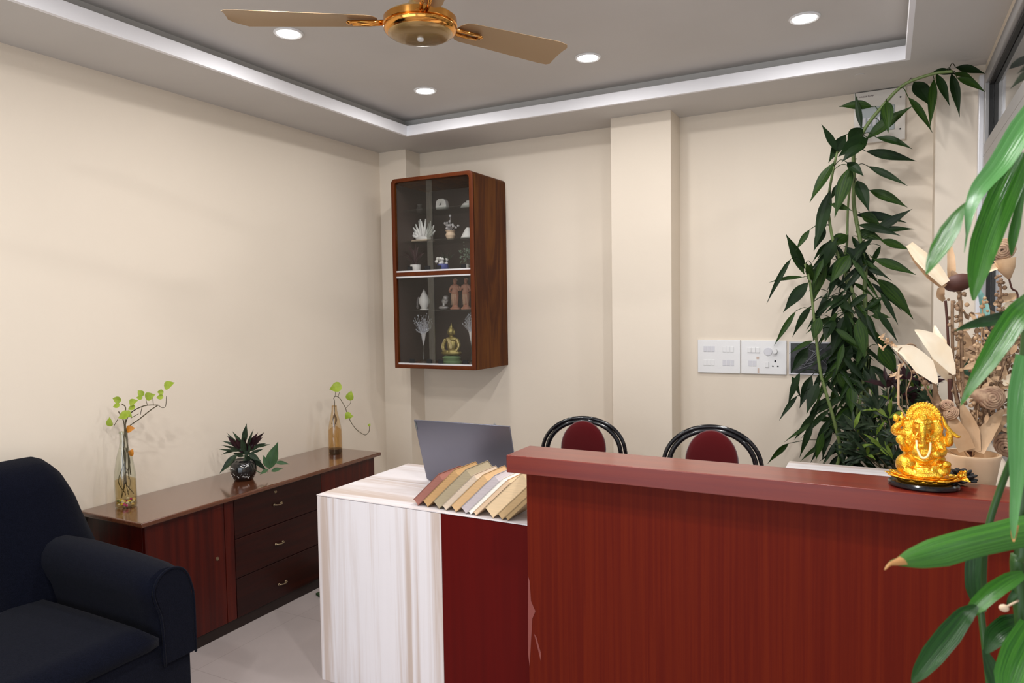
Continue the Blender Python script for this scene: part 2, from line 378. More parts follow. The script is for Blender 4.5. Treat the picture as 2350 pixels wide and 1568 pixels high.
# ceiling: soffit ring with a raised tray, cove behind its lip
TX0, TX1, TY0, TY1 = -2.73, 0.067, -1.2, 3.79
CV = 0.15
m = MB()
def ring(m, x0, x1, y0, y1, X0, X1, Y0, Y1, z0, z1):
    m.box((X0, y1, z0), (X1, Y1, z1)); m.box((X0, Y0, z0), (X1, y0, z1)); m.box((X0, y0, z0), (x0, y1, z1)); m.box((x1, y0, z0), (X1, y1, z1))
ring(m, TX0 - .018, TX1 + .018, TY0 - .018, TY1 + .018, XL, XR, YR, YB, ZS, ZS + .012)
m.box((XL, YR, ZC), (XR, YB, ZC + .1))
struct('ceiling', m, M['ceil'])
m = MB()
FH = 0.062
ring(m, TX0, TX1, TY0, TY1, TX0 - .02, TX1 + .02, TY0 - .02, TY1 + .02, ZS - .0005, ZS + FH)
struct('trim_4', m, M['fascia'])
m = MB()
ring(m, TX0 - .06, TX1 + .012, TY0 - .06, TY1 + .06, TX0 - .16, TX1 + .10, TY0 - .16, TY1 + .16, ZS + .013, ZC)
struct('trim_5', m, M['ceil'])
# hairline skirting of the left and back wall
m = MB(); m.box((XL, YR, 0), (XL + .012, 4.10, .08)); struct('baseboard_left', m, M['floor'])
m = MB(); m.box((-2.972, YB - .012, 0), (-1.458, YB, .08)); m.box((-1.098, YB - .012, 0), (.204, YB, .08)); struct('baseboard_back', m, M['floor'])

# ---- windows of the right wall
def window(name, y0, y1, z0, z1):
    root = D.objects.new(name, None); COL.objects.link(root); root.location = (XR, (y0 + y1) / 2, z0); root['kind'] = 'structure'
    m = MB(); f = .055; x0, x1 = XR - .012, XR + .05
    m.box((x0, y0, z0), (x1, y0 + f, z1), .003); m.box((x0, y1 - f, z0), (x1, y1, z1), .003)
    m.box((x0, y0 + f, z0), (x1, y1 - f, z0 + f), .003); m.box((x0, y0 + f, z1 - f), (x1, y1 - f, z1), .003)
    m.build('window_frame', M['alu'], root)
    g = .012; a0, a1, b0, b1 = y0 + f, y1 - f, z0 + f, z1 - f; m = MB(); x0, x1 = XR + .004, XR + .02
    m.box((x0, a0, b0), (x1, a0 + g, b1)); m.box((x0, a1 - g, b0), (x1, a1, b1)); m.box((x0, a0 + g, b0), (x1, a1 - g, b0 + g)); m.box((x0, a0 + g, b1 - g), (x1, a1 - g, b1))
    m.build('gasket', M['gasket'], root)
    m = MB(); m.box((XR + .022, a0, b0), (XR + .028, a1, b1)); m.build('pane', M['mirror'], root)
    return root
window('window_1', 1.3, 4.02, 2.215, 2.60); window('window_2', 1.3, 4.02, 0.95, 2.215)
window('window_4', -1.6, 1.3, 2.215, 2.60); window('window_5', -1.6, 1.3, 0.95, 2.215)
m = MB(); m.box((XR - .030, 4.022, WZ0), (XR + .05, 4.068, WZ1), .003); struct('trim_6', m, M['alub'])

# ------------------------------------------------------------------ recessed downlights
def downlight(x, y, label, group=None, r=.05, power=1.0):
    t = thing('downlight', label, 'ceiling light', (x, y, ZC), group=group)
    m = MB(); m.lathe([(r + .014, -.0005), (r + .014, -.004), (r + .008, -.009), (r, -.006), (r, -.0008)], (x, y, ZC), 28); m.build('trim_ring', M['white'], t, smooth='auto')
    m = MB(); m.lathe([(0, -.0045), (r - .001, -.0045), (r - .001, -.0015), (0, -.0015)], (x, y, ZC), 28); m.build('diffuser', M['lampglow'], t)
    a = area('lamp_light', (0, 0, -.02), (0, 0, 0), 2 * r, 0, LAMP_E * power, (1.0, 0.975, 0.965), 'DISK'); a.parent = t
LP = lambda px, py: tuple(at(px, py, 2, ZC))[:2]
downlight(*LP(976, 207), 'lit round downlight nearest the inner corner of the ceiling tray')
downlight(*LP(1349, 131), 'lit round downlight in the middle of the row along the back')
downlight(*LP(1846, 40), 'lit round downlight above the tall green bamboo plant')
downlight(*LP(662, 75), 'lit round downlight peeping out by the fan blade')
for x, y, pw in ((-.33, 2.38, 3.3), (-2.2, 1.2, 1.3), (-1.34, 1.0, 3.4), (-.33, 1.2, 3.4), (-1.34, -.2, 3.0)):
    downlight(x, y, 'round downlight of the ceiling tray above the camera', 'downlights above the camera', power=pw)
m = MB(); m.lathe([(0, -.004), (.02, -.004), (.022, 0)], (-.125, 3.93, ZS), 20)
o = m.build('ceiling_plug', M['ceil'], smooth='auto'); tag(o, 'small round grey plug in the soffit above the electrical panel', 'ceiling plug')

# ------------------------------------------------------------------ ceiling fan
FX, FY, FZ = -1.33, 1.93, 2.462
fan = thing('ceiling_fan', 'golden three-bladed ceiling fan hanging in the tray', 'ceiling fan', (FX, FY, ZC))
m = MB(); m.lathe([(.0, .0), (.055, .0), (.05, -.03), (.02, -.06), (.0, -.06)], (FX, FY, ZC), 24); m.build('canopy', M['gold_fan'], fan, smooth='auto')
m = MB(); m.tube([(FX, FY, ZC - .05), (FX, FY, FZ + .055)], .011, 12); m.build('down_rod', M['gold_fan'], fan, smooth='auto')
m = MB(); m.lathe([(.0, .095), (.028, .092), (.042, .06), (.05, .05), (.085, .037), (.108, .03), (.111, .026)], (FX, FY, FZ - .01), 40); m.build('motor_cover', M['gold_fan'], fan, smooth='auto')
m = MB(); m.lathe([(.111, .026), (.1175, .022), (.1185, .002), (.1135, -.001)], (FX, FY, FZ - .01), 48); m.build('copper_band', M['brass'], fan, smooth='auto', label='polished copper band round the motor')
m = MB(); m.lathe([(.1135, -.001), (.117, -.004), (.116, -.013), (.110, -.020), (.103, -.023)], (FX, FY, FZ - .01), 48); m.build('brass_ring', M['brass'], fan, smooth='auto')
m = MB(); m.lathe([(.103, -.023), (.100, -.0275), (.088, -.0325), (.055, -.0365), (.02, -.038), (0, -.0382)], (FX, FY, FZ - .01), 48); m.build('bottom_cap', M['gold_fan'], fan, smooth='auto')
m = MB(); m.lathe([(0, -.044), (.010, -.044), (.0105, -.038), (0, -.038)], (FX, FY, FZ - .01), 16); m.build('indicator_window', M['white'], fan)
def blade(deg, zt, hw0, hw1, rt, pitch, cut=0.0, z0=0.0):
    a = math.radians(deg); d = Vector((math.cos(a), math.sin(a), 0)); s = Vector((-d.y, d.x, 0)); c0 = Vector((FX, FY, FZ + .004 + z0))
    up = Vector((0, 0, 1)); sp = (s * math.cos(pitch) + up * math.sin(pitch)).normalized(); nn = d.cross(sp).normalized()
    prof = [(.135, -hw0 * .55, hw0 * .55), (.150, -hw0 * .9, hw0 * .9), (.17, -hw0, hw0), (rt - .05, -hw1, hw1), (rt - .012, -hw1 * (1 - cut), hw1 * .98), (rt, -hw1 * (1 - cut * 1.6) * .8, hw1 * .86)]
    m = MB(); rows = []
    for r, l, h in prof:
        c = c0 + d * r + up * (zt * (r - .13)); bow = nn * .004
        rows.append([m.bm.verts.new(c + sp * (l + (h - l) * k / 4) + nn * e + bow * (1 - (k / 2 - 1) ** 2)) for e in (.0008, -.0008) for k in range(5)])
    for A, B in zip(rows, rows[1:]):
        for k in range(4): m._f([A[k], A[k + 1], B[k + 1], B[k]]); m._f([A[5 + k + 1], A[5 + k], B[5 + k], B[5 + k + 1]])
        m._f([A[0], B[0], B[5], A[5]]); m._f([A[4], A[9], B[9], B[4]])
    for E_ in (rows[0], rows[-1]):
        for k in range(4): m._f([E_[k], E_[k + 1], E_[5 + k + 1], E_[5 + k]])
    b = m.build('blade', M['blade'], fan, smooth='auto')
    m = MB()
    for q in (-.011, .011):
        m.tube([c0 + d * .108 + sp * q * .8 - nn * .004, c0 + d * .16 + sp * q - nn * .007, c0 + d * .215 + sp * q - nn * .007 + up * zt * .08], [.007, .006, .0055], 8)
    m.ell(c0 + d * .222 - nn * .006 + up * zt * .08, (.012, .012, .006))
    ar = m.build('blade_arm', M['brass'], b, smooth=True)
    return b
blade(213, .0, .050, .070, .60, math.radians(-2), .5)
blade(62, .0, .052, .070, .565, math.radians(-14), .1)
blade(311, .0, .050, .066, .60, math.radians(-13), .1)

# ------------------------------------------------------------------ sideboard
SX, SY0, SY1, SZ = -2.78, 1.905, 3.44, .667
sb = thing('sideboard', 'long low rosewood sideboard with glossy top against the left wall', 'sideboard', (-2.98, 2.67, 0))
m = MB(); m.box((XL + .02, SY0, .05), (SX - .018, SY1, SZ - .022)); m.build('carcass', M['rosev'], sb, bev=.002)
m = MB(); m.box((XL + .004, SY0 - .03, SZ - .022), (SX + .028, SY1 + .035, SZ), .006, seg=3); m.build('top', M['roset'], sb)
m = MB(); m.box((XL + .03, SY0 + .02, 0), (SX - .012, SY1 - .02, .05)); m.build('plinth', M['rosek'], sb)
def panel(name, y0, y1, z0, z1, mat, key=None, th=.018):
    m = MB(); m.box((SX - th, y0 + .0015, z0 + .0015), (SX, y1 - .0015, z1 - .0015), .002); o = m.build(name, M[mat], sb)
    return o
dl = panel('door', SY0, 2.315, .055, SZ - .024, 'rosev')
m = MB(); m.lathe([(0, .004), (.008, .004), (.009, 0)], (SX, 2.267, .386), 12, Matrix.Rotation(PI / 2, 3, 'Y')); m.build('keyhole', M['metal'], dl)
panel('stile', 2.315, 2.372, .055, SZ - .024, 'rosev')
def handle(par, y, z):
    m = MB(); pts = catmull([(SX, y - .026, z), (SX + .014, y - .022, z), (SX + .018, y, z - .002), (SX + .014, y + .022, z), (SX, y + .026, z)], 4)
    m.tube(pts, .0032, 8)
    for q in (-.024, .024): m.ell((SX + .003, y + q, z), (.004, .008, .006))
    m.build('handle', M['metal'], par, smooth=True)
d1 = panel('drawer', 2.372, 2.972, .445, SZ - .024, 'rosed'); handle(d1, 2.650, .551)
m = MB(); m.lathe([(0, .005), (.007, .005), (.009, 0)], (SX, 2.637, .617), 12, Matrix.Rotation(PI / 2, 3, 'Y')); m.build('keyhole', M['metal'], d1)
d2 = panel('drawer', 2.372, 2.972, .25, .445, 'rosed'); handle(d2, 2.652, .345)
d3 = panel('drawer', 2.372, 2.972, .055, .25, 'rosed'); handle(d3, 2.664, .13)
dr = panel('door', 2.972, SY1, .055, SZ - .024, 'rosev')
m = MB(); m.lathe([(0, .004), (.008, .004), (.009, 0)], (SX, 3.02, .386), 12, Matrix.Rotation(PI / 2, 3, 'Y')); m.build('keyhole', M['metal'], dr)
# small green mat on the floor behind the desk end
m = MB(); m.prism([(-2.735, 2.858), (-2.655, 2.825), (-2.30, 3.00), (-2.35, 3.22), (-2.66, 3.20)], 2, .001, .012)
o = m.build('doormat', pm('dark_green_mat', (0.022, 0.05, 0.012), .9, bump=(300, .5)), bev=.002); tag(o, 'dark green mat on the floor peeping out behind the white desk end', 'mat')

# ------------------------------------------------------------------ sofa
sofa = thing('sofa', 'dark navy fabric sofa with rolled arm standing beside the sideboard', 'sofa', (-2.7, .9, 0))
SUB = (('SUBSURF', dict(levels=2, render_levels=2)),)
def soft(name, a, b, bev, par=sofa, rot=None, piv=None, mat='navy', seg=3, disp=True):
    m = MB(); m.box(a, b, bev, rot, piv, seg); return m.build(name, M[mat], par, smooth=True)
SFX = -2.255; SE = 1.735
# base + skirt
m = MB(); m.box((-3.14, -.30, .06), (SFX - .03, SE - .015, .36), .012); m.build('base', M['navy'], sofa, smooth='auto')
soft('skirt_panel', (SFX - .035, -.30, .05), (SFX - .008, SE - .02, .372), .008)
# seat cushion
def cushion(name, y0, y1):
    m = MB(); x0, x1, z0, z1 = -2.93, SFX + .012, .345, .452; nx, ny = 16, 16
    def pt(u, v, top):
        x = x0 + (x1 - x0) * u; y = y0 + (y1 - y0) * v
        e = min(u * .0 + 1, 1); du = min((1 - u) * (x1 - x0), .06) / .06; dv = min(min(v, 1 - v) * (y1 - y0), .05) / .05
        k = math.sqrt(max(0, 1 - (1 - du) ** 2)) * math.sqrt(max(0, 1 - (1 - dv) ** 2))
        crown = .018 * math.sin(PI * v) * math.sin(PI * min(u * 1.1, 1))
        zc = (z0 + z1) / 2; hh = (z1 - z0) / 2 * (.25 + .75 * k)
        return (x, y, zc + (hh + crown if top else -hh))
    T = [[m.bm.verts.new(pt(i / nx, j / ny, True)) for j in range(ny + 1)] for i in range(nx + 1)]
    B = [[m.bm.verts.new(pt(i / nx, j / ny, False)) for j in range(ny + 1)] for i in range(nx + 1)]
    for i in range(nx):
        for j in range(ny):
            m._f([T[i][j], T[i + 1][j], T[i + 1][j + 1], T[i][j + 1]]); m._f([B[i][j], B[i][j + 1], B[i + 1][j + 1], B[i + 1][j]])
    for i in range(nx): m._f([T[i][0], B[i][0], B[i + 1][0], T[i + 1][0]]); m._f([T[i][ny], T[i + 1][ny], B[i + 1][ny], B[i][ny]])
    for j in range(ny): m._f([T[0][j], T[0][j + 1], B[0][j + 1], B[0][j]]); m._f([T[nx][j], B[nx][j], B[nx][j + 1], T[nx][j + 1]])
    return m.build(name, M['navy'], sofa, smooth=True)
cushion('seat_cushion', .92, 1.575); cushion('seat_cushion', .24, .915)
# tufted back: grid surface with rounded top and end, soft dimples
def backrest():
    m = MB(); ny, nz = 60, 30; y0, y1, z0, z1 = -.25, 1.80, .36, .972
    F, Bk = [], []
    for i in range(ny + 1):
        rf, rb = [], []
        for j in range(nz + 1):
            u = i / ny; v = j / nz; y = y0 + (y1 - y0) * u; z = z0 + (z1 - z0) * v
            de = (y1 - y) / .19; k = max(0, 1 - de) if de < 1 else 0
            z2 = z if v < .4 else z - (k ** 2.4) * .34 * (v - .4) / .6
            yy = y + .055 * max(0, min(1, (.9 - v))) * (1 - min(1, (y1 - y) / .3))
            th = .115 * (1 - .25 * v); edge = math.sqrt(max(0, 1 - max(0, (v - .80) / .20) ** 2)) * math.sqrt(max(0, 1 - max(0, k * 1.0) ** 2.2))
            puff = .034 * abs(math.sin(PI * (y - .93) / .5)) ** .4
            for (ty, tz) in ((1.18, .70), (.66, .70), (.16, .70)):
                dd = ((y - ty) / .10) ** 2 + ((z - tz) / .07) ** 2; puff -= .018 * math.exp(-dd)
            xm = -3.03 + (.0 - .045 * v)
            rf.append(m.bm.verts.new((xm + (th + puff) * (.05 + .95 * edge) + .04 * (1 - v), yy, z2)))
            rb.append(m.bm.verts.new((max(xm - .115 * (.05 + .95 * edge), XL + .015), yy, z2)))
        F.append(rf); Bk.append(rb)
    for i in range(ny):
        for j in range(nz):
            m._f([F[i][j], F[i + 1][j], F[i + 1][j + 1], F[i][j + 1]]); m._f([Bk[i][j], Bk[i][j + 1], Bk[i + 1][j + 1], Bk[i + 1][j]])
        m._f([F[i][nz], F[i + 1][nz], Bk[i + 1][nz], Bk[i][nz]]); m._f([F[i][0], Bk[i][0], Bk[i + 1][0], F[i + 1][0]])
    for j in range(nz): m._f([F[ny][j], Bk[ny][j], Bk[ny][j + 1], F[ny][j + 1]]); m._f([F[0][j], F[0][j + 1], Bk[0][j + 1], Bk[0][j]])
    return m.build('backrest', M['navy'], sofa, smooth=True)
backrest()
# rolled arm: cross-section swept along x
def arm(yo, sgn):
    sec = [(.0, .30), (.0, .50), (.012, .565), (.028, .605), (.05, .630), (.085, .645), (.125, .646), (.160, .632), (.183, .605), (.19, .572), (.18, .535), (.165, .50), (.155, .44), (.15, .30)]
    m = MB(); xs = [(-3.10, .0, .0), (-2.95, .0, .018), (-2.75, .0, .026), (-2.5, 0, .016), (-2.33, .0, .002), (-2.275, .004, -.006), (-2.257, .016, -.018)]
    rows = []
    for x, inset, lift in xs:
        r = []
        for y, z in sec:
            yy = y + (inset if y < .09 else -inset); zz = z + (lift * max(0, (z - .5) / .14)) - (inset * .6 if z > .6 else 0)
            r.append(m.bm.verts.new((x, yo - sgn * yy, zz)))
        rows.append(r)
    for a, b in zip(rows, rows[1:]):
        for k in range(len(sec)): m._f([a[k], a[(k + 1) % len(sec)], b[(k + 1) % len(sec)], b[k]])
    m._f(rows[0]); m._f(rows[-1])
    a = m.build('arm', M['navy'], sofa, smooth='auto', mods=())
    # front facing with piped edge
    m = MB(); face = [(yo - sgn * (y * .80 + .012), z * .985 - .002 if z > .55 else z) for y, z in sec]
    m.prism(face, 0, SFX - .003, SFX + .006); m.build('arm_facing', M['navy'], a, bev=.003)
    m = MB(); m.tube(catmull([(SFX + .006, yo - sgn * (y * .84 + .009), z * .985) for y, z in sec], 3), .0045, 8); m.build('piping', M['navy'], a, smooth=True)
arm(SE, 1)
m = MB()
for x, y in ((-3.05, -.2), (-2.35, -.2), (-3.05, 1.62), (-2.35, 1.62)):
    m = MB(); m.lathe([(.0, 0), (.018, 0), (.026, .062), (0, .062)], (x, y, 0), 14); m.build('leg', M['blackm'], sofa, smooth='auto')

# ------------------------------------------------------------------ desk, counter, side table
DX0, DY0, DZ = -2.085, 2.200, .785
desk = thing('reception_desk', 'white streaked laminate reception desk with a dark red front panel', 'desk', (-1.2, 2.5, 0))
m = MB(); m.box((DX0, DY0, DZ - .0028), (.40, 2.84, DZ)); m.box((DX0 + .02, DY0 + .021, DZ - .018), (.40, 2.83, DZ - .0028)); m.build('desktop', M['desktop'], desk)
m = MB(); m.box((DX0 + .0005, DY0 + .0015, 0), (-1.472, DY0 + .02, DZ - .0048), .0008); m.build('front_panel', M['desk'], desk, label='white streaked laminate front panel')
m = MB(); m.box((-1.471, DY0 + .003, 0), (.40, DY0 + .02, DZ - .0048)); m.build('red_panel', M['redp'], desk, label='dark red front panel')
m = MB(); m.box((DX0 + .0005, DY0 + .0205, 0), (DX0 + .019, 2.835, DZ - .0048)); m.build('side_panel', M['desk'], desk)
counter = thing('reception_counter', 'raised red laminate counter standing in front of the desk', 'counter', (-.3, 2.1, 0))
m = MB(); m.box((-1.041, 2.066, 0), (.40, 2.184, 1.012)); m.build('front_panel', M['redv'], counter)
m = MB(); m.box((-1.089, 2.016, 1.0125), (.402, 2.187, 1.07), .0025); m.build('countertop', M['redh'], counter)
m = MB(); m.mi = 0
def scuff(p):
    m.prism(p, 1, 2.0648, 2.0656)
def fp(px, py): q = at(px, py, 1, 2.066); return (q.x, q.z)
scuff([fp(*p) for p in ((1212, 1322), (1216, 1335), (1219, 1380), (1229, 1403), (1222, 1420), (1219, 1470), (1216, 1530), (1212, 1500))])
scuff([fp(*p) for p in ((1226, 1455), (1231, 1462), (1242, 1500), (1241, 1516), (1236, 1495))])
m.build('scuff_mark', pm('worn_laminate', (0.23, 0.055, 0.045), .6), counter, label='pale scuffed patch')
tb = thing('side_table', 'white topped side table standing before the tall green plants', 'table', (0, 3.3, 0))
m = MB(); m.box((-.41, 3.05, .745), (.39, 3.64, .785), .004); m.build('tabletop', M['desktop'], tb)
for x, y in ((-.38, 3.08), (-.38, 3.57), (.33, 3.08), (.33, 3.57)):
    m = MB(); m.box((x, y, 0), (x + .04, y + .04, .745)); m.build('leg', M['white2'], tb)

# ------------------------------------------------------------------ laptop
lap = thing('laptop', 'open grey laptop with its back turned, behind the leaning books', 'laptop', (-1.56, 2.6, DZ))
m = MB(); m.box((-1.79, 2.585, DZ + .003), (-1.335, 2.885, DZ + .018), .003); m.build('base', M['laptop'], lap)
A = Vector((-1.798, 2.50, 1.071)); B = Vector((-1.331, 2.50, 1.073)); Cc = Vector((-1.333, 2.583, DZ + .008)); Dd = Vector((-1.795, 2.583, DZ + .008))
m = MB(); n_ = (B - A).cross(Dd - A).normalized() * .006
fr = [m.bm.verts.new(p - n_ * .5) for p in (A, B, Cc, Dd)]; bk = [m.bm.verts.new(p + n_ * .5) for p in (A, B, Cc, Dd)]
m._f(fr); m._f(bk[::-1])
for k in range(4): m._f([fr[k], fr[(k + 1) % 4], bk[(k + 1) % 4], bk[k]])
lid = m.build('lid', M['laptop'], lap, bev=.002)
ey = Vector((0, -.0042, 0)) 
m = MB(); q0 = A + (Dd - A) * .045 + (B - A) * .008; dy = (Dd - A) * .115; dx = (B - A) * .012
v = [m.bm.verts.new(p + ey) for p in (q0, q0 + dx, q0 + dx + dy, q0 + dy)]; m._f(v)
v = [m.bm.verts.new(p + ey * 1.15) for p in (q0, q0 + dx, q0 + dx + dy, q0 + dy)]; m._f(v)
m.build('badge', pm('badge_grey', (.22, .24, .24), .3, metal=.6), lid)
m = MB(); e2 = Vector((0, .0045, 0)); q = [A + (B - A) * a + (Dd - A) * b for a, b in ((.02, .04), (.98, .04), (.98, .93), (.02, .93))]
v = [m.bm.verts.new(p + e2) for p in q]; m._f(v); v = [m.bm.verts.new(p + e2 * 1.1) for p in q]; m._f(v); m.build('screen', M['screen'], lid)
m = MB(); m.box((-1.75, 2.62, DZ + .0181), (-1.375, 2.74, DZ + .0195)); m.build('keyboard', M['blackm'], lap)

# ------------------------------------------------------------------ leaning books
TH = math.radians(43)
BK = [(959, 1164, .165, (0.32, 0.13, 0.10), 'reddish brown worn book leaning lowest at the left end of the row'),
      (981, 1168, .20, (0.50, 0.30, 0.13), 'ochre tan book leaning against the reddish brown one'),
      (1007, 1173, .205, (0.38, 0.31, 0.20), 'dull khaki book leaning third in the row of books'),
      (1023, 1176, .195, (0.62, 0.50, 0.38), 'thin pinkish cream book leaning fourth in the row'),
      (1046, 1178, .195, (0.62, 0.40, 0.20), 'orange tan book leaning between the pink cream and lilac grey ones'),
      (1069, 1184, .20, (0.52, 0.46, 0.47), 'lilac grey book leaning in the middle of the row'),
      (1080, 1186, .205, (0.88, 0.84, 0.76), 'thin white book leaning between the lilac grey and peach ones'),
      (1092, 1188, .20, (0.72, 0.52, 0.34), 'peach coloured book leaning beside the thin white one'),
      (1131, 1194, .21, (0.75, 0.56, 0.34), 'thickest cream book leaning near the red counter'),
      (1152, 1197, .20, (0.50, 0.34, 0.17), 'narrow tan book leaning last but one before the counter'),
      (1165, 1200, .20, (0.40, 0.27, 0.13), 'dark tan book leaning last in the row against the counter end')]
px_prev = 943
dvec = Vector((math.cos(TH), 0, math.sin(TH))); nvec = Vector((-math.sin(TH), 0, math.cos(TH)))
xprev = at(937, 1158, 2, DZ).x
for i, (px, py, L, colr, lab) in enumerate(BK):
    yf = 2.238 - .030 * i / 10 + random.uniform(-.003, .003)
    p = at(px, 1000, 1, yf); c = at(px, py, 1, yf); c = Vector((c.x, yf, DZ + .0008))
    t = (c.x - xprev) * math.sin(TH) * .97; xprev = c.x; W = .165 + random.uniform(-.01, .01)
    bk = thing('book', lab, 'book', c, group='old books leaning in a row on the desk')
    cov = pm('book_cover', tuple(v * .8 for v in colr), .6); pg = pm('book_pages', colr, .75, var=(tuple(min(1, v * 1.14) for v in colr), 3.0, (1, 1, 90)))
    def bx(a0, a1, b0, b1, y0, y1):
        m.bm.verts.ensure_lookup_table()
        P = [c + dvec * a + nvec * b_ + Vector((0, y - yf, 0)) for y in (y0, y1) for a, b_ in ((a0, b0), (a1, b0), (a1, b1), (a0, b1))]
        V = [m.bm.verts.new(q) for q in P]
        for f in ((0, 1, 2, 3), (7, 6, 5, 4), (0, 4, 5, 1), (1, 5, 6, 2), (2, 6, 7, 3), (3, 7, 4, 0)): m._f([V[k] for k in f])
    k = min(.0022, t * .12)
    m = MB(); bx(.0025, L - .0025, k, t - k, yf, yf + W - .003); m.build('pages', pg, bk)
    m = MB(); bx(0, L, 0, k * .9, yf - .001, yf + W); bx(0, L, t - k * .9, t, yf - .001, yf + W); bx(0, L, k * .9, t - k * .9, yf + W - .002, yf + W); m.build('cover', cov, bk)

# ------------------------------------------------------------------ chairs (bentwood loop back, maroon oval pad)
def make_chair():
    t = thing('loop_back_chair', 'x', 'chair', (0, 0, 0))
    SH, TOP, W = .45, 1.0, .235
    for nm, k, rr in (('outer_hoop', 1.0, .0105), ('inner_hoop', .885, .0105)):
        m = MB(); pts = []
        for i in range(33):
            a = PI * i / 32; x = W * k * math.cos(a) if True else 0
            z = .80 + (TOP - .80 - (1 - k) * .155) * math.sin(a) ** .9
            pts.append(Vector((x, .21 - .05 * (z - SH) / .5 * -1, z)))
        low = lambda s: [Vector((s * W * k * .90, .20, .60)), Vector((s * W * k * .80, .185, SH)), ]
        P = [Vector((W * k * .80, .19, SH - .03)), Vector((W * k * .93, .215, .62))] + pts + [Vector((-W * k * .93, .215, .62)), Vector((-W * k * .80, .19, SH - .03))]
        m.tube(catmull(P, 2), rr if k == 1 else .0125, 12); m.build(nm, M['black'], t, smooth=True, world=False)
    m = MB(); n = 32; prof = [(0, .022), (.5, .021), (.8, .017), (.95, .009), (1.0, 0), (.95, -.008), (0, -.010)]
    Mx = Matrix.Rotation(PI / 2, 3, 'X') @ Matrix.Diagonal(Vector((.128, .152, 1)))
    m.lathe(prof, (0, .245, .835), n, Mx); m.build('back_pad', M['velvet'], t, smooth=True, world=False)
    m = MB(); m.lathe([(0, SH - .01), (.18, SH - .01), (.205, SH + .01), (.20, SH + .035), (.16, SH + .05), (0, SH + .055)], (0, 0, 0), 32); m.build('seat', M['velvet'], t, smooth=True, world=False)
    m = MB(); m.tube([(.208 * math.cos(2 * PI * i / 32), .208 * math.sin(2 * PI * i / 32), SH) for i in range(33)], .013, 8); m.build('seat_ring', M['black'], t, smooth=True, world=False)
    m = MB(); m.tube([(.155 * math.cos(2 * PI * i / 32), .155 * math.sin(2 * PI * i / 32), .22) for i in range(33)], .008, 8); m.build('stretcher', M['black'], t, smooth=True, world=False)
    for sx in (-1, 1):
        for sy in (-1, 1):
            m = MB(); m.tube(catmull([(sx * .13, sy * .13, SH), (sx * .14, sy * .14, .3), (sx * .19, sy * .19, 0)], 4), .0115, 10); m.build('leg', M['black'], t, smooth=True, world=False)
    return t
chair = make_chair()
ch2 = copy_tree(chair)
def seat_chair(t, pxc, pyt, d, rz, label, sc):
    q = atd(pxc, pyt, d); t.scale = (sc, sc, q.z / 1.01)
    back = Vector((0, .245, 0)); back.rotate(Matrix.Rotation(rz, 3, 'Z'))
    t.location = (q.x - back.x * sc, q.y - back.y * sc, 0); t.rotation_euler = (0, 0, rz)
    tag(t, label, 'chair', 'loop back chairs behind the counter')
seat_chair(chair, 1338, 956, 3.72, math.radians(14), 'black loop-back chair with maroon oval pad, the one nearer the laptop', .93)
seat_chair(ch2, 1633, 976, 3.25, math.radians(8), 'black loop-back chair with maroon oval pad, the one below the switch boards', .93)

# ------------------------------------------------------------------ wall cabinet
CX0, CX1, CY0, CZ0, CZ1 = -2.905, -2.278, 3.84, 1.155, 2.402
cab = thing('wall_cabinet', 'wooden display cabinet with sliding glass doors hung on the back wall', 'display cabinet', (-2.59, 4.05, CZ0))
def rrect(x0, x1, z0, z1, r, n=6, corners=(1, 1, 1, 1)):
    P = []
    for (cx, cz, a0, on) in ((x1 - r, z1 - r, 0, corners[0]), (x0 + r, z1 - r, 90, corners[1]), (x0 + r, z0 + r, 180, corners[2]), (x1 - r, z0 + r, 270, corners[3])):
        rr = r if on else .001; cx2 = (x1 - rr) if cx > (x0 + x1) / 2 else (x0 + rr); cz2 = (z1 - rr) if cz > (z0 + z1) / 2 else (z0 + rr)
        for i in range(n + 1):
            a = math.radians(a0 + 90 * i / n); P.append((cx2 + rr * math.cos(a), cz2 + rr * math.sin(a)))
    return P
def shellring(m, outer, inner, y0, y1):
    n = len(outer); rows = []
    for P, y in ((outer, y0), (outer, y1), (inner, y1), (inner, y0)): rows.append([m.bm.verts.new((x, y, z)) for x, z in P])
    for a in range(4):
        A_, B_ = rows[a], rows[(a + 1) % 4]
        for k in range(n): m._f([A_[k], A_[(k + 1) % n], B_[(k + 1) % n], B_[k]])
T_ = .024
m = MB(); shellring(m, rrect(CX0, CX1, CZ0, CZ1, .03, corners=(1, 1, 0, 0)), rrect(CX0 + T_ * .75, CX1 - T_, CZ0 + T_ * .7, CZ1 - T_, .022, corners=(1, 1, 0, 0)), CY0 + .004, YB - .002)
m.build('carcass', M['teak'], cab, smooth='auto')
m = MB(); shellring(m, rrect(CX0, CX1, CZ0, CZ1, .03, corners=(1, 1, 0, 0)), rrect(CX0 + T_, CX1 - T_ * 1.15, CZ0 + T_, CZ1 - T_, .022, corners=(1, 1, 0, 0)), CY0 - .004, CY0 + .010)
m.build('front_frame', M['teakf'], cab, smooth='auto', bev=.0015)
m = MB(); m.box((CX0 + .019, YB - .02, CZ0 + .02), (CX1 - .025, YB - .008, CZ1 - .025)); m.box((CX0 + .0185, CY0 + .03, CZ0 + .03), (CX0 + .022, YB - .02, CZ1 - .03)); m.box((CX1 - .029, CY0 + .03, CZ0 + .03), (CX1 - .0245, YB - .02, CZ1 - .03))
m.build('lining', M['cabin'], cab)
ZM = 1.775
m = MB(); m.box((CX0 + .019, CY0, ZM - .013), (CX1 - .025, YB - .02, ZM + .013), .002); m.build('middle_shelf', M['teakf'], cab)
for zz in (CZ0 + .0245, ZM + .0135, ZM - .0235):
    m = MB(); m.box((CX0 + .024, CY0 + .002, zz), (CX1 - .028, CY0 + .024, zz + .010), .001); m.build('sliding_rail', M['alub'], cab)
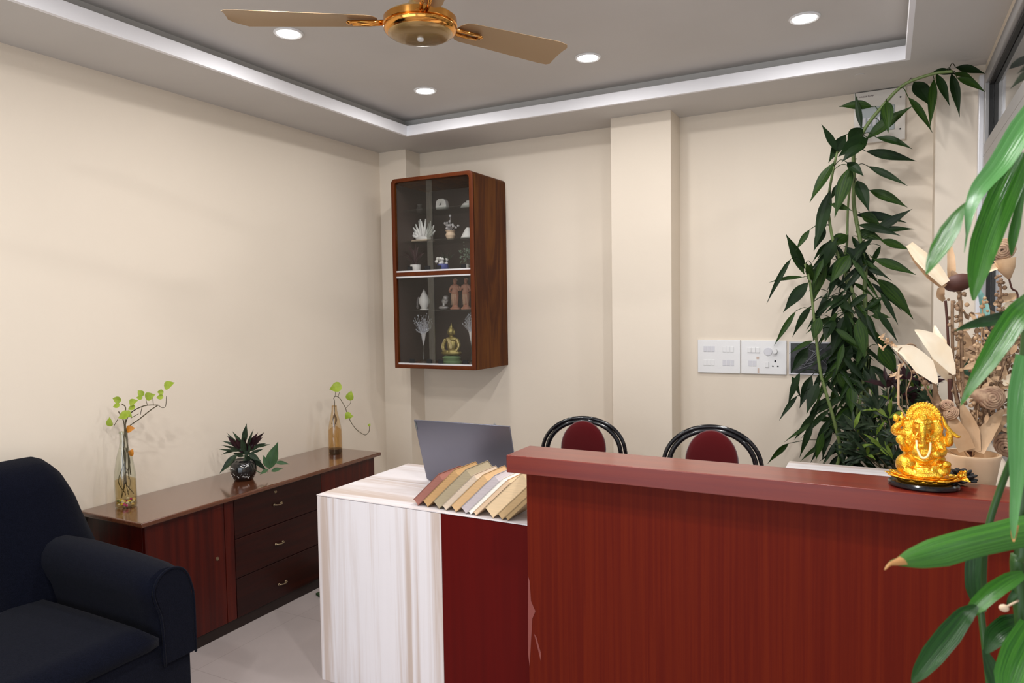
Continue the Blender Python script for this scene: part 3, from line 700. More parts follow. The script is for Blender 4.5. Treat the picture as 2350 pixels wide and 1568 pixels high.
xm = -2.635
for z0, z1 in ((CZ0 + .035, ZM - .024), (ZM + .024, CZ1 - .026)):
    for a, b, y in ((CX0 + .028, xm + .045, CY0 + .010), (xm - .005, CX1 - .030, CY0 + .017)):
        m = MB(); m.box((a, y, z0), (b, y + .004, z1)); g = m.build('glass_door', M['pane'], cab)
        if a > -2.8:
            m = MB(); m.box((a, y - .0015, z0), (a + .044, y + .0055, z1)); m.build('overlap_edge', thin_glass('greenish_glass_edge', (.86, .90, .88), 2.2), g)
        for xx in ((a + .10, b - .05) if a < -2.8 else (a + .085, b - .06)):
            m = MB(); m.box((xx - .018, y - .003, z0 - .002), (xx + .018, y + .007, z0 + .026), .002); m.build('door_pull', M['blackm'], g)
def gshelf(x0, x1, z, y0=3.93):
    m = MB(); m.box((x0, y0, z - .003), (x1, 4.245, z + .003)); m.build('glass_shelf', M['shelfglass'], cab)
YC = 4.05
def cz(px, py, y=YC): return at(px, py, 1, y)
Zs1, Zs2, Zs3 = 2.205, 2.000, 1.535
for z in (Zs1, Zs2, Zs3): gshelf(CX0 + .024, CX1 - .032, z)
Ztop = {1: Zs1 + .0035, 2: Zs2 + .0035, 3: ZM + .0135, 4: Zs3 + .0035, 5: CZ0 + .018}
def on(px, s, y=YC):
    z = Ztop[s]; q = at(px, 600, 1, y); 
    # x varies slightly with the row height
    for pyy in range(380, 860, 4):
        r_ = at(px, pyy, 1, y)
        if r_.z <= z: return Vector((r_.x, y, z))
    return Vector((q.x, y, z))
def foliage(m, c, n, L, w, up=.5, spread=1.0, seed=1, bend=.3, tips=None):
    rnd = random.Random(seed)
    for i in range(n):
        a = rnd.uniform(0, 2 * PI); e = rnd.uniform(up - .4, up + .5); l = L * rnd.uniform(.6, 1.1)
        d = Vector((math.cos(a) * math.cos(e) * spread, math.sin(a) * math.cos(e) * spread, math.sin(e)))
        p1 = c + d * l; m.leaf(c + d * l * .08, p1, w * rnd.uniform(.7, 1.2), (d.cross(Vector((0, 0, 1)))).cross(d) + Vector((0, -.2, 0)), (0, 0, l * bend), n=6)
# upper compartment
p = on(1015, 1); t = thing('mantel_clock', 'small white rounded clock on the top glass shelf of the cabinet', 'clock', p)
m = MB(); m.prism([(p.x + a, p.z + b) for a, b in ((-.038, 0), (.038, 0), (.042, .02), (.038, .055), (.02, .072), (-.02, .072), (-.038, .055), (-.042, .02))], 1, p.y - .02, p.y + .02); m.build('case', M['shell'], t, bev=.005)
m = MB(); m.tube([(p.x, p.y - .022, p.z + .03), (p.x + .006, p.y - .022, p.z + .044)], .002, 6); m.tube([(p.x, p.y - .022, p.z + .03), (p.x - .008, p.y - .022, p.z + .028)], .002, 6); m.build('hands', M['blackm'], t)
p = on(963, 1, 4.10); m = MB(); m.lathe([(0, 0), (.016, 0), (.022, .025), (.012, .045), (.018, .06)], p, 16)
tag(m.build('vase', pm('dark_grey_vase', (.10, .09, .08), .4), smooth='auto'), 'tiny dark vase on the top shelf behind the left glass door', 'vase')
p = on(1072, 1); m = MB(); m.ell(p + Vector((0, 0, .018)), (.035, .02, .018)); m.ell(p + Vector((.012, 0, .034)), (.02, .014, .014)); m.prism([(p.x - .04, p.z), (p.x + .04, p.z), (p.x + .035, p.z + .010), (p.x - .03, p.z + .014)], 1, p.y - .02, p.y + .02)
tag(m.build('seashell', M['shell'], smooth='auto'), 'small white seashell ornament at the right of the top shelf', 'ornament')
p = on(972, 2); t = thing('coral_ornament', 'branching pale coral ornament on the shelf behind the left glass door', 'ornament', p)
m = MB(); m.ell(p + Vector((0, 0, .022)), (.062, .03, .022)); rnd = random.Random(4)
for i in range(15):
    a = math.radians(20 + 140 * i / 14); l = rnd.uniform(.09, .135); b0 = p + Vector((.03 * math.cos(a), rnd.uniform(-.01, .01), .025))
    m.tube([b0, b0 + Vector((math.cos(a) * l * .5, rnd.uniform(-.015, .015), math.sin(a) * l * .5)), b0 + Vector((math.cos(a) * l * .78, rnd.uniform(-.02, .02), math.sin(a) * l))], [.014, .010, .004], 7)
m.build('coral', M['shell'], t, smooth=True)
m = MB(); m.prism([(p.x - .085, p.z), (p.x + .075, p.z), (p.x + .065, p.z + .012), (p.x - .075, p.z + .014)], 1, p.y - .03, p.y + .03); m.build('base', M['bisque'], t)
p = on(1034, 2); t = thing('small_flower_vase', 'small peach coloured pot of silvery flowers on the middle glass shelf', 'vase', p)
m = MB(); m.lathe([(0, 0), (.022, 0), (.034, .03), (.026, .05), (.034, .062), (.028, .062)], p, 18); m.build('vase', M['bisque'], t, smooth='auto')
m = MB(); rnd = random.Random(9)
for i in range(16):
    a = rnd.uniform(0, PI); l = rnd.uniform(.03, .10); q = p + Vector((math.cos(a) * l * .8, rnd.uniform(-.02, .02), .065 + math.sin(a) * l)); m.tube([p + Vector((0, 0, .05)), q], .0015, 5); m.ell(q, .009, n=8)
m.build('flowers', pm('silver_flowers', (.45, .42, .42), .5), t, smooth=True)
p = on(1074, 2); m = MB(); m.lathe([(0, .075), (.012, .072), (.028, .045), (.045, .012), (.052, 0), (0, 0)], p, 20)
tag(m.build('conch_shell', M['shell'], smooth=True), 'white conical shell at the right end of the middle glass shelf', 'ornament')
p = on(954, 3, 3.93); t = thing('potted_plant', 'white cylinder pot with a reddish plant behind the left glass door', 'potted plant', p)
m = MB(); m.lathe([(0, 0), (.032, 0), (.036, .052), (.033, .052), (.031, .045), (0, .045)], p, 24); m.build('pot', M['shell'], t, smooth='auto')
m = MB(); foliage(m, p + Vector((0, 0, .045)), 26, .15, .014, .8, seed=3); m.build('foliage', pm('reddish_foliage', (.06, .025, .03), .6), t)
p = on(1017, 3, 3.98); t = thing('blue_posy_bowl', 'blue bowl with white and mauve flowers in the middle of the cabinet', 'ornament', p)
m = MB(); m.lathe([(0, .0), (.03, .0), (.04, .03), (.036, .052), (0, .05)], p, 20); m.build('bowl', M['blue'], t, smooth='auto')
m = MB(); rnd = random.Random(2)
for i in range(9):
    q = p + Vector((rnd.uniform(-.045, .03), rnd.uniform(-.02, .0), .055 + rnd.uniform(0, .045))); m.ell(q, (.013, .011, .012), n=8)
m.build('flowers', M['shell'], t, smooth=True)
m = MB(); foliage(m, p + Vector((.03, 0, .05)), 8, .10, .014, .9, seed=5); m.build('foliage', M['rhoeo'], t)
p = on(1070, 3, 3.96); t = thing('potted_plant', 'small green plant in a white pot at the right end of the cabinet', 'potted plant', p)
m = MB(); m.lathe([(0, 0), (.020, 0), (.026, .042), (.023, .042), (0, .038)], p, 20); m.build('pot', M['shell'], t, smooth='auto')
m = MB(); rnd = random.Random(12)
for i in range(60):
    v_ = Vector((rnd.gauss(0, .024), rnd.gauss(0, .02), .095 + rnd.gauss(0, .036))); q = p + v_; m.leaf(q, q + Vector((rnd.uniform(-.018, .018), -.004, rnd.uniform(-.01, .018))), .011, (0, -1, .4), n=4)
m.tube([p + Vector((0, 0, .03)), p + Vector((0, 0, .13))], .003, 6); m.build('foliage', pm('speckled_foliage', (.035, .065, .04), .5, var=((.16, .20, .14), 120, (1, 1, 1))), t)
# lower compartment
p = on(974, 4, 4.0); m = MB(); m.lathe([(0, 0), (.030, 0), (.030, .006), (.018, .012), (.026, .024), (.037, .05), (.036, .072), (.022, .10), (.008, .128), (0, .142)], p, 24)
tag(m.build('teardrop_vase', M['shell'], smooth='auto', bev=0), 'white pointed teardrop shaped ornament on the lower glass shelf', 'ornament')
p = on(952, 4, 4.08); m = MB(); m.ell(p + Vector((0, 0, .022)), (.036, .024, .022)); m.ell(p + Vector((.004, .01, .07)), (.032, .014, .03)); m.ell(p + Vector((.018, 0, .05)), (.016, .014, .03))
tag(m.build('seashell', pm('grey_shell', (.30, .27, .25), .5), smooth=True), 'grey brown seashell lying behind the white teardrop ornament', 'ornament')
p = on(1018, 4, 4.05); m = MB(); m.ell(p + Vector((0, 0, .014)), (.038, .022, .014)); m.ell(p + Vector((.008, .008, .06)), (.024, .014, .028), Matrix.Rotation(.7, 3, 'Y')); m.ell(p + Vector((.0, .005, .03)), (.01, .01, .03)); m.lathe([(.0, -.01), (.014, 0), (.02, .02), (.012, .03)], p + Vector((.02, .0, .065)), 12)
tag(m.build('seashell', pm('pearly_shell', (.45, .43, .42), .25, metal=.3), smooth=True), 'pearly shell ornament beside the terracotta figures', 'ornament')
def figurine(px, lab, seed, h=.20):
    p = on(px, 4, 4.02); t = thing('figurine', lab, 'figurine', p, group='pair of terracotta figures')
    m = MB()
    m.lathe([(0, 0), (.040, 0), (.042, .010), (.030, .014), (.022, .022), (.026, .05), (.030, .09), (.028, .118), (.020, .135), (.022, .15), (.026, .158), (.012, .166), (.008, .172), (0, .172)], p, 18, Matrix.Diagonal(Vector((.92, .6, h / .20))))
    m.ell(p + Vector((.002, 0, h * .92)), (.014, .014, .018))
    s = 1 if seed else -1
    m.tube([p + Vector((.024 * s, 0, h * .77)), p + Vector((.038 * s, -.008, h * .6)), p + Vector((.02 * s, -.022, h * .55))], [.009, .008, .006], 8)
    m.tube([p + Vector((-.024 * s, 0, h * .77)), p + Vector((-.036 * s, -.01, h * .62)), p + Vector((-.034 * s, -.022, h * .74))], [.009, .008, .006], 8)
    m.build('body', M['terra'], t, smooth=True, mods=(('REMESH', dict(mode='VOXEL', voxel_size=.003, use_smooth_shade=True)),))
    m = MB()
    for i in range(5): m.tube([p + Vector((-.02 + .01 * i, -.018, .03)), p + Vector((-.016 + .008 * i, -.020, h * .5))], .0018, 5)
    m.ell(p + Vector((.002, .004, h * .955)), (.0155, .014, .012)); m.build('drapery', M['bisque'], t, smooth=True)
figurine(1045, 'terracotta standing figure with arms lowered, closer to the white ornament', 0, .205)
figurine(1070, 'terracotta standing figure with one raised hand, next to the cabinet side', 1, .205)
# seated gilded figure on green lotus
p = on(1037, 5, 3.96); t = thing('seated_figurine', 'seated golden meditating figure on a green base in the cabinet', 'figurine', p)
m = MB(); m.lathe([(0, 0), (.072, 0), (.072, .024), (.060, .030), (.068, .05), (.05, .062), (0, .062)], p, 28, Matrix.Diagonal(Vector((1.0, .7, 1)))); m.build('lotus_base', M['agreen'], t, smooth='auto')
m = MB(); b = p + Vector((0, 0, .062)); r3 = lambda a: Matrix.Rotation(a, 3, 'Y')
m.ell(b + Vector((0, 0, .018)), (.078, .045, .020)); m.ell(b + Vector((0, .005, .07)), (.036, .026, .050)); m.ell(b + Vector((0, .005, .108)), (.048, .024, .018))
for s in (-1, 1):
    m.tube(catmull([b + Vector((s * .042, 0, .108)), b + Vector((s * .060, -.004, .066)), b + Vector((s * .046, -.018, .034)), b + Vector((s * .008, -.036, .030))], 4), [.014] * 5 + [.012] * 4 + [.009] * 4, 10)
m.tube([b + Vector((0, .004, .115)), b + Vector((0, .002, .140))], .013, 10); m.ell(b + Vector((0, 0, .158)), (.024, .025, .029)); m.ell(b + Vector((0, .002, .187)), (.012, .012, .012)); m.lathe([(.008, 0), (.005, .014), (0, .032)], b + Vector((0, .002, .190)), 10)
for s in (-1, 1): m.ell(b + Vector((s * .025, .002, .152)), (.005, .008, .016))
m.ell(b + Vector((0, -.025, .156)), (.004, .005, .008))
m.build('body', M['antique'], t, smooth=True, mods=(('REMESH', dict(mode='VOXEL', voxel_size=.0028, use_smooth_shade=True)),))
m = MB()
for k in range(3): m.tube(catmull([b + Vector((-.030 + .008 * k, -.012, .118)), b + Vector((-.004 + .008 * k, -.026, .085)), b + Vector((.006 + .006 * k, -.028, .045))], 4), .0025, 6)
for s in (-1, 1): m.tube(catmull([b + Vector((s * .046, -.012, .11)), b + Vector((s * .066, -.014, .066)), b + Vector((s * .050, -.026, .030))], 4), .003, 6)
m.build('robe_trim', pm('pale_gilt', (.62, .50, .24), .35, metal=.5), t, smooth=True)
def crystal_tree(px, lab, y, h, r, seed, ang=None):
    p = on(px, 5, y); t = thing('crystal_tree', lab, 'ornament', p, group='silver crystal trees'); rnd = random.Random(seed)
    m = MB(); m.lathe([(0, 0), (.024, 0), (.020, .02), (.006, .03), (.004, .10), (.010, .115), (.003, .13), (0, .13)], p, 14); m.build('stand', M['bottle'], t, smooth='auto')
    m = MB(); m2 = MB()
    for i in range(90):
        while True:
            v = Vector((rnd.uniform(-1, 1), rnd.uniform(-1, 1), rnd.uniform(-1, 1)))
            if v.length < 1: break
        q = p + Vector((0, 0, h)) + Vector((v.x * r, v.y * r * .6, v.z * r)); m.tube([p + Vector((0, 0, .12)), p + Vector((v.x * r * .3, 0, h * .75)), q], .0006, 4)
        m2.lathe([(0, -.0055), (.0048, 0), (0, .0055)], q, 6)
    m.build('branches', M['silver'], t); m2.build('crystals', M['silver'], t)
crystal_tree(973, 'silver crystal tree ornament behind the left glass door', 3.99, .275, .075, 1)
crystal_tree(1083, 'silver crystal tree ornament half hidden beside the golden figure', 4.03, .285, .065, 2)

# ------------------------------------------------------------------ wall fittings
def wallp(px, py): q = at(px, py, 1, YB - .012); return q
def plate(name, lab, x0, x1, z0, z1):
    t = thing(name, lab, 'switch board', ((x0 + x1) / 2, YB - .006, (z0 + z1) / 2))
    m = MB(); m.box((x0, YB - .014, z0), (x1, YB - .0005, z1), .003); m.build('plate', M['white'], t); return t
a = -.992; t = plate('switch_board', 'white blank modular board, the one farther from the plants', a, a + .245, 1.142, 1.338)
for gx in (.035, .145):
    for gz in (.045, .125):
        m = MB()
        for k in range(3): m.box((a + gx + k * .0225, YB - .0165, 1.142 + gz), (a + gx + k * .0225 + .019, YB - .0135, 1.142 + gz + .034), .0012)
        m.build('module_group', M['white2'] if (gx > .1) ^ (gz > .1) else M['white'], t)
a = -.742; t = plate('switch_board', 'white switch board with dimmer knob and three-pin socket', a, a + .247, 1.143, 1.336)
Z0 = 1.143
for k in range(3):
    m = MB(); m.box((a + .036 + k * .0235, YB - .0195, Z0 + .123), (a + .056 + k * .0235, YB - .0135, Z0 + .153), .002); m.build('rocker_switch', M['white'], t)
for k in range(2):
    m = MB(); m.box((a + .040 + k * .0235, YB - .0165, Z0 + .045), (a + .060 + k * .0235, YB - .0135, Z0 + .078), .001); m.build('blank_module', M['white2'], t)
m = MB(); m.box((a + .132, YB - .0195, Z0 + .040), (a + .152, YB - .0135, Z0 + .070), .002); m.build('rocker_switch', M['white'], t)
MY = Matrix.Rotation(PI / 2, 3, 'X')
m = MB(); m.lathe([(0, .024), (.012, .024), (.014, .0), (.0, .0)], (a + .187, YB - .014, Z0 + .132), 20, MY); m.build('dimmer_knob', M['white'], t, smooth='auto')
m = MB(); m.lathe([(0, .004), (.022, .004), (.024, .0), (.0, .0)], (a + .148, YB - .014, Z0 + .130), 24, MY); m.build('round_cover', M['white2'], t, smooth='auto')
for dx, dz, r in ((.187, .076, .0052), (.174, .047, .0045), (.201, .047, .0045)):
    m = MB(); m.lathe([(0, .0006), (r, .0006), (r, 0)], (a + dx, YB - .0142, Z0 + dz), 12, MY @ Matrix.Diagonal(Vector((1, 1.35 if dz > .06 else 1, 1)))); m.build('pin_hole', M['holes'], t)
m = MB(); m.box((a + .085, YB - .0148, Z0 + .086), (a + .099, YB - .0140, Z0 + .1)); m.box((a + .091, YB - .0148, Z0 + .006), (a + .1, YB - .0140, Z0 + .034)); m.build('tape_residue', pm('tape', (.60, .47, .40), .7), t)
# open box in the wall with wiring
t = thing('wall_box', 'open black recessed wiring box half hidden by the bamboo leaves', 'junction box', (-.36, YB, 1.24))
x0, x1, z0, z1 = -.474, -.245, 1.155, 1.322
m = MB()
m.box((x0, YB - .010, z0), (x1, YB - .001, z1)); m.build('recess', pm('box_dark', (.02, .021, .022), .5, var=((.07, .075, .08), 30, (1, 1, 1))), t)
m = MB()
for (a0, a1, b0, b1) in ((x0 - .008, x0, z0 - .008, z1 + .008), (x1, x1 + .008, z0 - .008, z1 + .008), (x0, x1, z0 - .008, z0), (x0, x1, z1, z1 + .008)): m.box((a0, YB - .013, b0), (a1, YB - .001, b1))
m.build('rim', M['white2'], t)
m = MB(); rnd = random.Random(3)
for i in range(7):
    m.tube(catmull([(x0 + rnd.uniform(.03, .2), YB - .014, z0 + rnd.uniform(.02, .06)), (x0 + rnd.uniform(.05, .18), YB - .022, z0 + .08), (x0 + rnd.uniform(.03, .2), YB - .014, z1 - rnd.uniform(.01, .05))], 4), .0022, 6)
m.build('wiring', pm('grey_wire', (.16, .17, .19), .5), t, smooth=True)
# distribution panel under the soffit
x0, x1, z0, z1 = -.163, .079, 2.385, ZS - .004
t = thing('distribution_panel', 'white electrical distribution panel high on the wall behind the bamboo', 'electrical panel', ((x0 + x1) / 2, YB, z0))
m = MB(); m.box((x0, YB - .022, z0), (x1, YB - .001, z1), .004); m.build('enclosure', pm('panel_cream', (.74, .70, .64), .4), t)
m = MB(); m.box((x0 + .03, YB - .026, z0 + .055), (x1 - .05, YB - .0215, z1 - .085), .003); dd_ = m.build('window_cover', pm('smoked_cover', (.42, .47, .48), .15, coat=.5), t)
m = MB()
for k in range(5): m.box((x0 + .042 + k * .024, YB - .030, z0 + .085), (x0 + .058 + k * .024, YB - .0262, z0 + .13), .001)
m.build('breaker_row', M['white2'], dd_)
for dx, dz in ((x1 - .024, z0 + .055), (x1 - .024, z1 - .05), (x0 + .02, z1 - .06)):
    m = MB(); m.lathe([(0, .002), (.004, .002), (.0045, 0)], (dx, YB - .0222, dz), 12, MY); m.build('screw', M['blackm'], t)
def text(body, x, z, size, par, mat, y=YB - .0226):
    cu = D.curves.new('lettering', 'FONT'); cu.body = body; cu.size = size; cu.extrude = .0003
    o = D.objects.new('lettering', cu); COL.objects.link(o); o.rotation_euler = (PI / 2, 0, 0); cu.materials.append(mat)
    bpy.context.view_layer.update()
    me = D.meshes.new_from_object(o.evaluated_get(bpy.context.evaluated_depsgraph_get())); D.objects.remove(o)
    o = D.objects.new('lettering', me); COL.objects.link(o); o.rotation_euler = (PI / 2, 0, 0)
    o.parent = par; o.location = Vector((x, y, z)) - origin_of(par); return o
red_t = pm('label_brown', (.10, .05, .05), .6)
text('IE', x0 + .010, z1 - .030, .014, t, red_t); text('HAGER PUMP', x0 + .026, z1 - .029, .0115, t, red_t)
# clear hook on the wall above the laptop
q = wallp(1134, 976); m = MB(); m.lathe([(0, .006), (.010, .005), (.013, 0)], (q.x, YB - .001, q.z), 16, MY)
m.tube(catmull([(q.x, YB - .006, q.z), (q.x, YB - .016, q.z - .012), (q.x, YB - .020, q.z - .004)], 4), .002, 6)
tag(m.build('wall_hook', pm('clear_plastic', (.52, .52, .50), .2), smooth='auto'), 'small round translucent hook on the wall just above the laptop', 'hook')

# ------------------------------------------------------------------ bottles with pothos
def bottle(name, px, py, h, r, mat, lab, liquid, neck=.35, prof=None):
    c = at(px, py, 2, SZ); c.z = SZ + .0006
    t = thing(name, lab, 'bottle', c)
    P = prof or [(r * .92, 0), (r, .008), (r, h * .36), (r * .97, h * .45), (r * .72, h * .66), (r * .42, h * .80), (r * .36, h * .86), (r * .36, h * .97), (r * .42, h * .975), (r * .42, h)]
    m = MB(); m.lathe([(0, .0)] + P + [(P[-1][0] - .002, h), (P[-1][0] - .002, h * .97)], c, 32); m.build('glass', mat, t, smooth='auto')
    m = MB(); m.lathe([(0, .004)] + [(a_ - .0035, max(z_, .004)) for a_, z_ in P if z_ <= liquid * h] + [(0, liquid * h)], c, 28); m.build('liquid', M['liquid'], t, smooth='auto')
    return t, c
t1, c1 = bottle('glass_bottle', 290, 1163, .345, .0455, M['bottle'], 'clear glass bottle with coloured pebbles at the sofa end of the sideboard', .42)
m = MB(); rnd = random.Random(8); cols = [(.75, .60, .30), (.8, .8, .78), (.75, .62, .04), (.55, .02, .30), (.8, .78, .75), (.15, .22, .10), (.55, .38, .18)]
mats = [pm('pebble_%d' % i, c_, .4) for i, c_ in enumerate(cols)]
for i in range(46):
    a_ = rnd.uniform(0, 2 * PI); rr = .036 * math.sqrt(rnd.uniform(.1, 1)); m.mi = rnd.choice([0, 1, 1, 2, 3, 4, 5, 6])
    m.ell(c1 + Vector((rr * math.cos(a_), rr * math.sin(a_), .010 + rnd.uniform(0, .022))), (rnd.uniform(.005, .009), rnd.uniform(.005, .009), rnd.uniform(.004, .006)), n=8)
o = m.build('pebbles', mats, smooth=True); tag(o, 'layer of coloured pebbles in the bottom of the clear bottle', 'pebbles', kind='stuff')
def flower_leaf(m, c, size, ang, nrm=(0.45, -.85, .25)):
    """heart shaped leaf hanging at c, tip toward ang (in the picture plane)"""
    d = RT * math.cos(ang) + UP * math.sin(ang); s = d.cross(Vector(nrm)).normalized(); nn = Vector(nrm).normalized()
    P = [(0, .02), (.03, .20), (.14, .42), (.32, .50), (.52, .44), (.72, .27), (.88, .10), (1.0, .012)]
    m.strip([c + d * size * (u - .1) + nn * size * .10 * math.sin(PI * u) for u, _ in P], [w_ * size * .82 for _, w_ in P], nn, .15)
YB1 = c1.y
def bp(px, py, dd=0.0): # pixel to point on a plane through the bottle, facing the camera
    n_ = FW.dot(c1 - EYE) + dd; return atd(px, py, n_)
v1 = thing('pothos_cutting', 'pothos cutting with pale green leaves arching from the clear bottle', 'plant', c1 + Vector((0, 0, .02)))
m = MB()
for pts in ([(290, 1110), (283, 1020), (286, 990), (283, 965), (272, 945)], [(296, 1100), (292, 1000), (287, 980), (298, 950), (330, 932), (362, 930)], [(300, 1090), (291, 1010), (290, 985), (320, 962), (345, 942), (363, 930)],
            [(283, 1040), (288, 990), (287, 955), (288, 935), (280, 928)], [(270, 963), (262, 977)], [(363, 930), (372, 936), (380, 932), (382, 910)], [(326, 935), (322, 952)], [(338, 930), (335, 918)], [(352, 929), (350, 908)], [(300, 960), (318, 950)]):
    m.tube(catmull([bp(x, y, .01 * math.sin(x)) for x, y in pts], 4), .0024 if len(pts) > 4 else .0014, 6)
m.build('stem', M['twig'], v1, smooth=True)
m = MB()
for (x, y, s, a_) in ((253, 968, .044, 95), (284, 955, .054, 200), (296, 952, .040, -40), (268, 917, .040, 165), (267, 932, .032, 195), (307, 923, .042, 20), (302, 937, .036, 200), (323, 902, .036, 140), (320, 913, .028, 175), (345, 909, .048, 15), (368, 900, .030, 180), (367, 912, .032, 185), (389, 884, .052, 25)):
    a2 = math.radians(a_); c0_ = bp(x, y, random.uniform(-.02, .02)) - (RT * math.cos(a2) + UP * math.sin(a2)) * s * .4; flower_leaf(m, c0_, s, a2, (.4 + random.uniform(-.3, .3), -.85, .25 + random.uniform(-.3, .3)))
m.build('foliage', M['pothos'], v1)
m = MB(); flower_leaf(m, bp(292, 986), .042, math.radians(10)); flower_leaf(m, bp(300, 1045), .036, math.radians(70)); m.build('yellow_leaf', M['pothos_y'], v1, label='yellow-orange withered leaves')
m = MB()
for k in range(9):
    rnd = random.Random(k + 20); m.tube(catmull([c1 + Vector((rnd.uniform(-.012, .012), rnd.uniform(-.01, .01), .27)), c1 + Vector((rnd.uniform(-.03, .03), rnd.uniform(-.02, .02), .20)), c1 + Vector((rnd.uniform(-.034, .034), rnd.uniform(-.025, .025), .12)), c1 + Vector((rnd.uniform(-.03, .03), rnd.uniform(-.03, .03), rnd.uniform(.04, .07)))], 4), .0018 if k < 4 else .001, 5)
m.build('roots', M['twig'], v1, smooth=True)

h2 = .295; r2 = .042
t2, c2 = bottle('glass_bottle', 770, 1041, h2, r2, M['bottle2'], 'amber tinted glass bottle at the far end of the sideboard', .60, prof=[(r2 * .98, 0), (r2, .004), (r2, h2 * .34), (r2 * .96, h2 * .50), (r2 * .78, h2 * .66), (r2 * .55, h2 * .80), (r2 * .40, h2 * .90), (r2 * .38, h2 * .99), (r2 * .38, h2)])
m = MB(); m.lathe([(0, .0055), (r2 - .004, .0055), (r2 - .004, .030), (0, .030)], c2, 28); m.build('dark_base', pm('brown_sediment', (.035, .018, .010), .3), t2, smooth='auto')
def bp2(px, py, dd=0.0): return atd(px, py, FW.dot(c2 - EYE) + dd)
v2 = thing('pothos_cutting', 'trailing pothos cutting in the amber bottle near the room corner', 'plant', c2 + Vector((0, 0, .25)))
m = MB()
for pts in ([(767, 960), (768, 925), (766, 914), (771, 910), (780, 915), (792, 935), (797, 950), (806, 970), (818, 986), (832, 996), (840, 998), (847, 990), (848, 978)], [(769, 911), (770, 898)], [(776, 912), (779, 900)], [(794, 937), (804, 926), (805, 920)]):
    m.tube(catmull([bp2(x, y) for x, y in pts], 4), .0022 if len(pts) > 4 else .0014, 6)
m.build('stem', M['twig'], v2, smooth=True)
m = MB()
for (x, y, s, a_) in ((770, 890, .078, 195), (804, 908, .062, 78), (798, 955, .050, 235), (806, 956, .03, 10), (848, 975, .022, 60)):
    a2 = math.radians(a_); c0_ = bp2(x, y) - (RT * math.cos(a2) + UP * math.sin(a2)) * s * .4; flower_leaf(m, c0_, s, a2)
m.build('foliage', M['pothos'], v2)
m = MB()
for k in range(8):
    rnd = random.Random(k + 50); m.tube(catmull([c2 + Vector((0, 0, .25)), c2 + Vector((rnd.uniform(-.018, .018), rnd.uniform(-.012, .012), .21)), c2 + Vector((rnd.uniform(-.026, .026), rnd.uniform(-.02, .02), rnd.uniform(.15, .18)))], 4), .0018, 5)
m.build('roots', pm('brown_roots', (.16, .10, .05), .7), v2, smooth=True)

# ------------------------------------------------------------------ rhoeo plant in a dark jar on the sideboard
c3 = at(566, 1102, 2, SZ); c3 = Vector((c3.x - .02, c3.y, SZ))
rp = thing('potted_plant', 'dark spiky plant in a black and white jar on the sideboard', 'potted plant', c3)
m = MB(); m.lathe([(0, .0), (.045, .0), (.062, .03), (.068, .06), (.060, .09), (.046, .108), (.042, .10), (0, .10)], c3, 28)
m.build('jar', pm('marbled_black_jar', (.006, .006, .006), .12, coat=.6, var=((.012, .012, .012), 14, (1, 1, 1))), rp, smooth=True)
m = MB(); rnd = random.Random(31)
for k in range(9):
    a_ = rnd.uniform(-2.6, -.4); z_ = rnd.uniform(.02, .09); q = [c3 + Vector((.069 * math.cos(a_ + .35 * j) * (1 - .25 * abs(z_ - .06) / .06), .069 * math.sin(a_ + .35 * j) * (1 - .25 * abs(z_ - .06) / .06), z_ + rnd.uniform(-.012, .012))) for j in range(3)]
    m.tube(q, .0018, 5)
m.build('white_veins', M['shell'], rp, smooth=True)
def pp(px, py, dd=0.0): return atd(px, py, FW.dot(c3 - EYE) + dd)
m = MB(); top = pp(565, 1040)
for (x, y, w_, bx_, by_) in ((566, 972, .030, 560, 1020), (520, 993, .018, 555, 1035), (507, 1012, .016, 555, 1030), (508, 1022, .014, 556, 1035), (497, 1030, .012, 552, 1036), (508, 1044, .018, 550, 1030), (533, 990, .02, 560, 1030), (582, 985, .016, 566, 1030), (600, 1020, .018, 572, 1035), (612, 1017, .02, 580, 1028), (620, 1020, .016, 585, 1025), (606, 1030, .016, 575, 1040),
                            (503, 1088, .036, 545, 1042), (545, 1015, .03, 565, 1045), (575, 1010, .03, 565, 1050), (590, 1075, .03, 560, 1045), (535, 1040, .024, 560, 1048), (600, 1060, .028, 570, 1040), (615, 1085, .026, 575, 1050), (570, 1085, .024, 560, 1050), (555, 1000, .03, 562, 1040)):
    dd = random.uniform(-.05, .05); m.leaf(pp(bx_, by_, 0), pp(x, y, dd), w_, (.45, -.8, .4), (0, 0, random.uniform(-.004, .012)), fold=.25)
m.build('foliage', M['rhoeo'], rp)
m = MB()
for (x, y, w_, bx_, by_) in ((521, 1000, .022, 545, 1028), (592, 993, .024, 575, 1022), (607, 992, .024, 580, 1022), (604, 1003, .018, 582, 1024), (540, 1005, .022, 555, 1030), (530, 1008, .018, 550, 1032), (560, 1005, .026, 565, 1040), (535, 1022, .02, 558, 1040), (590, 1010, .02, 572, 1035), (578, 1000, .02, 570, 1030)):
    m.leaf(pp(bx_, by_, 0), pp(x, y, random.uniform(-.06, .03)), w_, (.45, -.8, .4), (0, 0, .004), fold=.3)
m.build('purple_foliage', M['purple'], rp, label='dark purple upper leaves')
m = MB()
for (x, y, w_, bx_, by_, dd) in ((638, 1014, .062, 618, 1077, .0), (604, 1045, .030, 616, 1075, .0), (665, 1066, .02, 632, 1062, -.02), (650, 1076, .022, 622, 1082, -.03), (596, 1090, .02, 616, 1078, -.03)):
    m.leaf(pp(bx_, by_, dd), pp(x, y, dd), w_, (.45, -.8, .35), (0, 0, .006), fold=.3)
m.tube(catmull([pp(616, 1076), pp(600, 1086), pp(585, 1078)], 4), .0025, 6)
m.build('broad_leaf', M['broad'], rp, label='broad green leaves spreading beside the jar')

